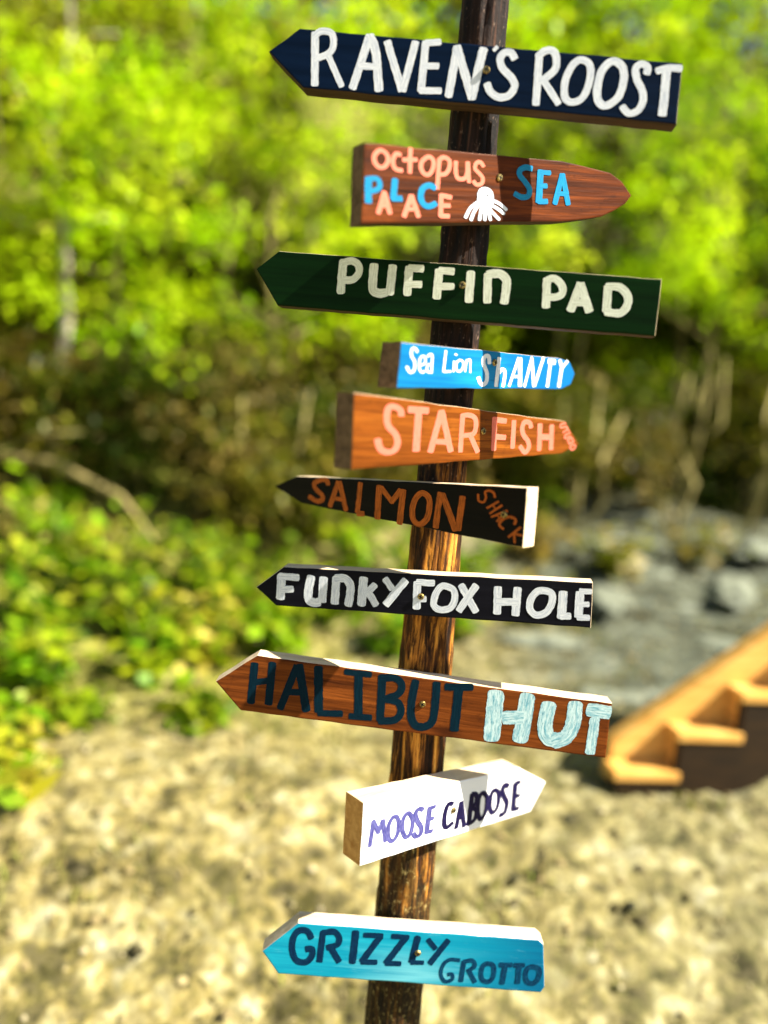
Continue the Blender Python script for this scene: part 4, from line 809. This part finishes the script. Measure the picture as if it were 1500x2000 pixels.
def resample(pts, step, mode):
    P = [Vector(q) for q in pts]
    if mode != 'l' and len(P) > 2:
        n = len(P); out = []
        rng = range(n if mode == 'c' else n - 1)
        for i in rng:
            if mode == 'c': a, b, c_, d = P[i - 1], P[i], P[(i + 1) % n], P[(i + 2) % n]
            else: a, b, c_, d = P[max(i - 1, 0)], P[i], P[i + 1], P[min(i + 2, n - 1)]
            k = max(3, int((c_ - b).length / step))
            for j in range(k):
                t_ = j / k
                out.append(.5 * ((2 * b) + (c_ - a) * t_ + (2 * a - 5 * b + 4 * c_ - d) * t_ ** 2 + (3 * b - a - 3 * c_ + d) * t_ ** 3))
        if mode != 'c': out.append(P[-1])
        return out
    out = []
    for a, b in zip(P, P[1:]):
        k = max(3, int((b - a).length / step))
        out += [a + (b - a) * (j / k) for j in range(k)]
    return out + [P[-1]]

def lettering(name, strokes, stretch, material, parent, lift, seed, rounded=False):
    bm = bmesh.new(); uvl = bm.loops.layers.uv.new('UVMap'); rnd = random.Random(seed)
    for si, stx in enumerate(strokes):
        mode, wd = stx[0], stx[1] / 1000
        pts = [(x / 1000 / stretch, z / 1000) for x, z in stx[2:]]
        P = resample(pts, .003, mode); n = len(P); closed = mode == 'c'
        y = -(lift + si * .000012); off = (rnd.uniform(0, 50), rnd.uniform(0, 50)); ph = rnd.uniform(0, 9)
        rows_, s = [], 0.0
        for i in range(n):
            a = P[i - 1] if (i or closed) else P[i]; b = P[(i + 1) % n] if (i < n - 1 or closed) else P[i]
            t_ = (b - a); t_ = t_.normalized() if t_.length > 1e-9 else Vector((1, 0)); nn = Vector((-t_.y, t_.x))
            if i: s += (P[i] - P[i - 1]).length
            jl = 1 + .10 * noise.noise(Vector((s * 90 + ph, si * 3.3, 0))) + .07 * noise.noise(Vector((s * 420, ph, si * 2.1))); jr = 1 + .10 * noise.noise(Vector((s * 90 + ph, si * 3.3, 7))) + .07 * noise.noise(Vector((s * 420, ph, si * 2.1 + 5)))
            row = []
            for q in (-1, -.5, 0, .5, 1):
                e = wd * .5 * q * (jl if q > 0 else jr)
                c_ = P[i] + nn * e
                row.append((bm.verts.new((c_.x * stretch, y, c_.y)), (s / .02 + off[0], q + off[1])))
            rows_.append(row)
        def quad(r0, r1, f=0):
            for k in range(4):
                vs = [r0[k], r0[k + 1], r1[k + 1], r1[k]]
                try:
                    fc = bm.faces.new([q[0] for q in vs])
                    for lp, q in zip(fc.loops, vs): lp[uvl].uv = q[1]
                except ValueError: pass
        for i in range(n - 1): quad(rows_[i], rows_[i + 1])
        if closed: quad(rows_[-1], rows_[0])
        else:
            for end in (0, -1):
                row = rows_[end]; t_ = (P[0] - P[1]) if end == 0 else (P[-1] - P[-2]); t_ = t_.normalized(); nn = Vector((-t_.y, t_.x))
                if end == 0: nn = -nn
                c0 = P[end]; ring = []
                fl = 1.0 if rounded else rnd.uniform(.3, .75)
                for k in range(1, 8):
                    a = math.pi * k / 8; ex = abs(math.cos(a)) ** (1 if rounded else .7) * math.copysign(1, math.cos(a))
                    c_ = c0 + (-nn * ex + t_ * math.sin(a) ** .8 * fl) * wd * .5 * (1 + rnd.uniform(-.06, .06))
                    ring.append((bm.verts.new((c_.x * stretch, y, c_.y)), (row[2][1][0] + math.sin(a) * fl * (1 if end else -1) * wd * 25, off[1] - ex)))
                loop = ([row[0]] if end else [row[0]])
                base = row if end == -1 else row
                poly = [base[0]] + ring + [base[4]] + [base[3], base[2], base[1]]
                try:
                    fc = bm.faces.new([q[0] for q in poly])
                    for lp, q in zip(fc.loops, poly): lp[uvl].uv = q[1]
                except ValueError: pass
    for fc in bm.faces:
        fc.normal_update()
        if fc.normal.y > 0: fc.normal_flip()
    me = bpy.data.meshes.new(name); bm.to_mesh(me); bm.free()
    o = link(name, me, [material], parent)
    return o

def board_mesh(name, outl, t_, seed, parent, face_m, side_m, end_m=None, end_left=False):
    rnd = random.Random(seed); P = []
    n = len(outl)
    for i in range(n):
        a, b = Vector(outl[i]) / 1000, Vector(outl[(i + 1) % n]) / 1000
        k = max(1, int((b - a).length / .03)); nn = Vector((-(b - a).y, (b - a).x)).normalized()
        for j in range(k):
            P.append(a + (b - a) * (j / k) + (nn * rnd.uniform(-.0007, .0007) if j else Vector((0, 0))))
    bm = bmesh.new()
    f = [bm.verts.new((q.x, 0, q.y)) for q in P]; k_ = [bm.verts.new((q.x, t_, q.y)) for q in P]
    ff = bm.faces.new(f); bm.faces.new(k_[::-1])
    for i in range(len(P)): bm.faces.new((f[i], k_[i], k_[(i + 1) % len(P)], f[(i + 1) % len(P)]))
    bmesh.ops.recalc_face_normals(bm, faces=bm.faces)
    rim = [e for e in bm.edges if abs(e.verts[0].co.y - e.verts[1].co.y) < 1e-6]
    bmesh.ops.bevel(bm, geom=rim, offset=.003, segments=2, affect='EDGES', profile=.6)
    bm.normal_update()
    for fc in bm.faces:
        if fc.normal.y < -.75: fc.material_index = 0
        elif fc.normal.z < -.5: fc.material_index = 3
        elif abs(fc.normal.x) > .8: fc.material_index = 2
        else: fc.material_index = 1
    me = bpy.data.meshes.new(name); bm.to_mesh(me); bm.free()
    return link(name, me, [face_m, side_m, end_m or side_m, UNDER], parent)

g = G('screw_metal'); v = g.coord('Object', (400, 400, 400)); n1 = g.noise(v, 1, 3)
SCREW = g.bsdf(g.ramp(n1, [(.35, (.10, .06, .02)), (.65, (.55, .42, .14))]), .35, None, .5, )
SCREW.node_tree.nodes['Principled BSDF'].inputs['Metallic'].default_value = .8
g = G('screw_recess'); DARKHOLE = g.bsdf((.006, .005, .004), .9)
def screw(x, z, parent, r=.0068):
    bm = bmesh.new()
    bmesh.ops.create_cone(bm, cap_ends=True, segments=18, radius1=r, radius2=r * .75, depth=.003, matrix=Matrix.Translation((x, -.0026, z)) @ Matrix.Rotation(R(90), 4, 'X'))
    bm.faces.ensure_lookup_table()
    for ang in (20, 110):
        mm = Matrix.Translation((x, -.0042, z)) @ Matrix.Rotation(R(ang), 4, 'Y') @ Matrix.Diagonal((r * 1.2, .0008, r * .3, 1))
        res = bmesh.ops.create_cube(bm, size=1, matrix=mm)
        for q in res['verts']:
            for fc in q.link_faces: fc.material_index = 1
    me = bpy.data.meshes.new('screw'); bm.to_mesh(me); bm.free()
    return link('screw', me, [SCREW, DARKHOLE], parent)

LABEL = {
 'raven': 'navy blue arrow board lettered in white, highest on the post',
 'octopus': 'red brown arrow board with pink and blue words and a white octopus',
 'puffin': 'dark green arrow board with cream capital letters',
 'sealion': 'small sky blue arrow board with white mixed lettering',
 'starfish': 'orange stained arrow board with pink letters, turned to the right',
 'salmon': 'black arrow board with rust coloured letters, turned to the left',
 'funky': 'black arrow board with fat white letters running its whole length',
 'halibut': 'chestnut brown arrow board with dark and pale teal letters',
 'moose': 'white arrow board with purple letters, turned to the right',
 'grizzly': 'turquoise arrow board with navy letters, lowest on the post',
}
SIDE = {'raven': CREAM, 'octopus': CREAM, 'puffin': CREAM, 'sealion': CREAM, 'starfish': CREAM, 'salmon': CREAM, 'funky': CREAM, 'halibut': CREAM, 'moose': CREAM, 'grizzly': CREAM}
ENDM = {'octopus': DARKEND, 'sealion': DARKEND, 'starfish': DARKEND, 'moose': HONEY}
WORDNAME = {'octo': 'octopus_picture', 'octoface': 'octopus_face'}
for si, (k, d) in enumerate(SIGNS.items()):
    root = empty('arrow_sign', d['pos'], R(d['yaw']), -R(d['tilt']))
    tag(root, LABEL[k], 'sign', 'arrow boards on the signpost')
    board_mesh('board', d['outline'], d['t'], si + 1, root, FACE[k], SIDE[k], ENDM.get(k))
    for wi, (nm, colr, strokes) in enumerate(d['words']):
        o = lettering(WORDNAME.get(nm, 'lettering'), strokes, d['stretch'], pmat(colr), root, .0003 + wi * .00012, si * 10 + wi, nm == 'octo')
    for x, z in d['screw']: screw(x / 1000, z / 1000, root)
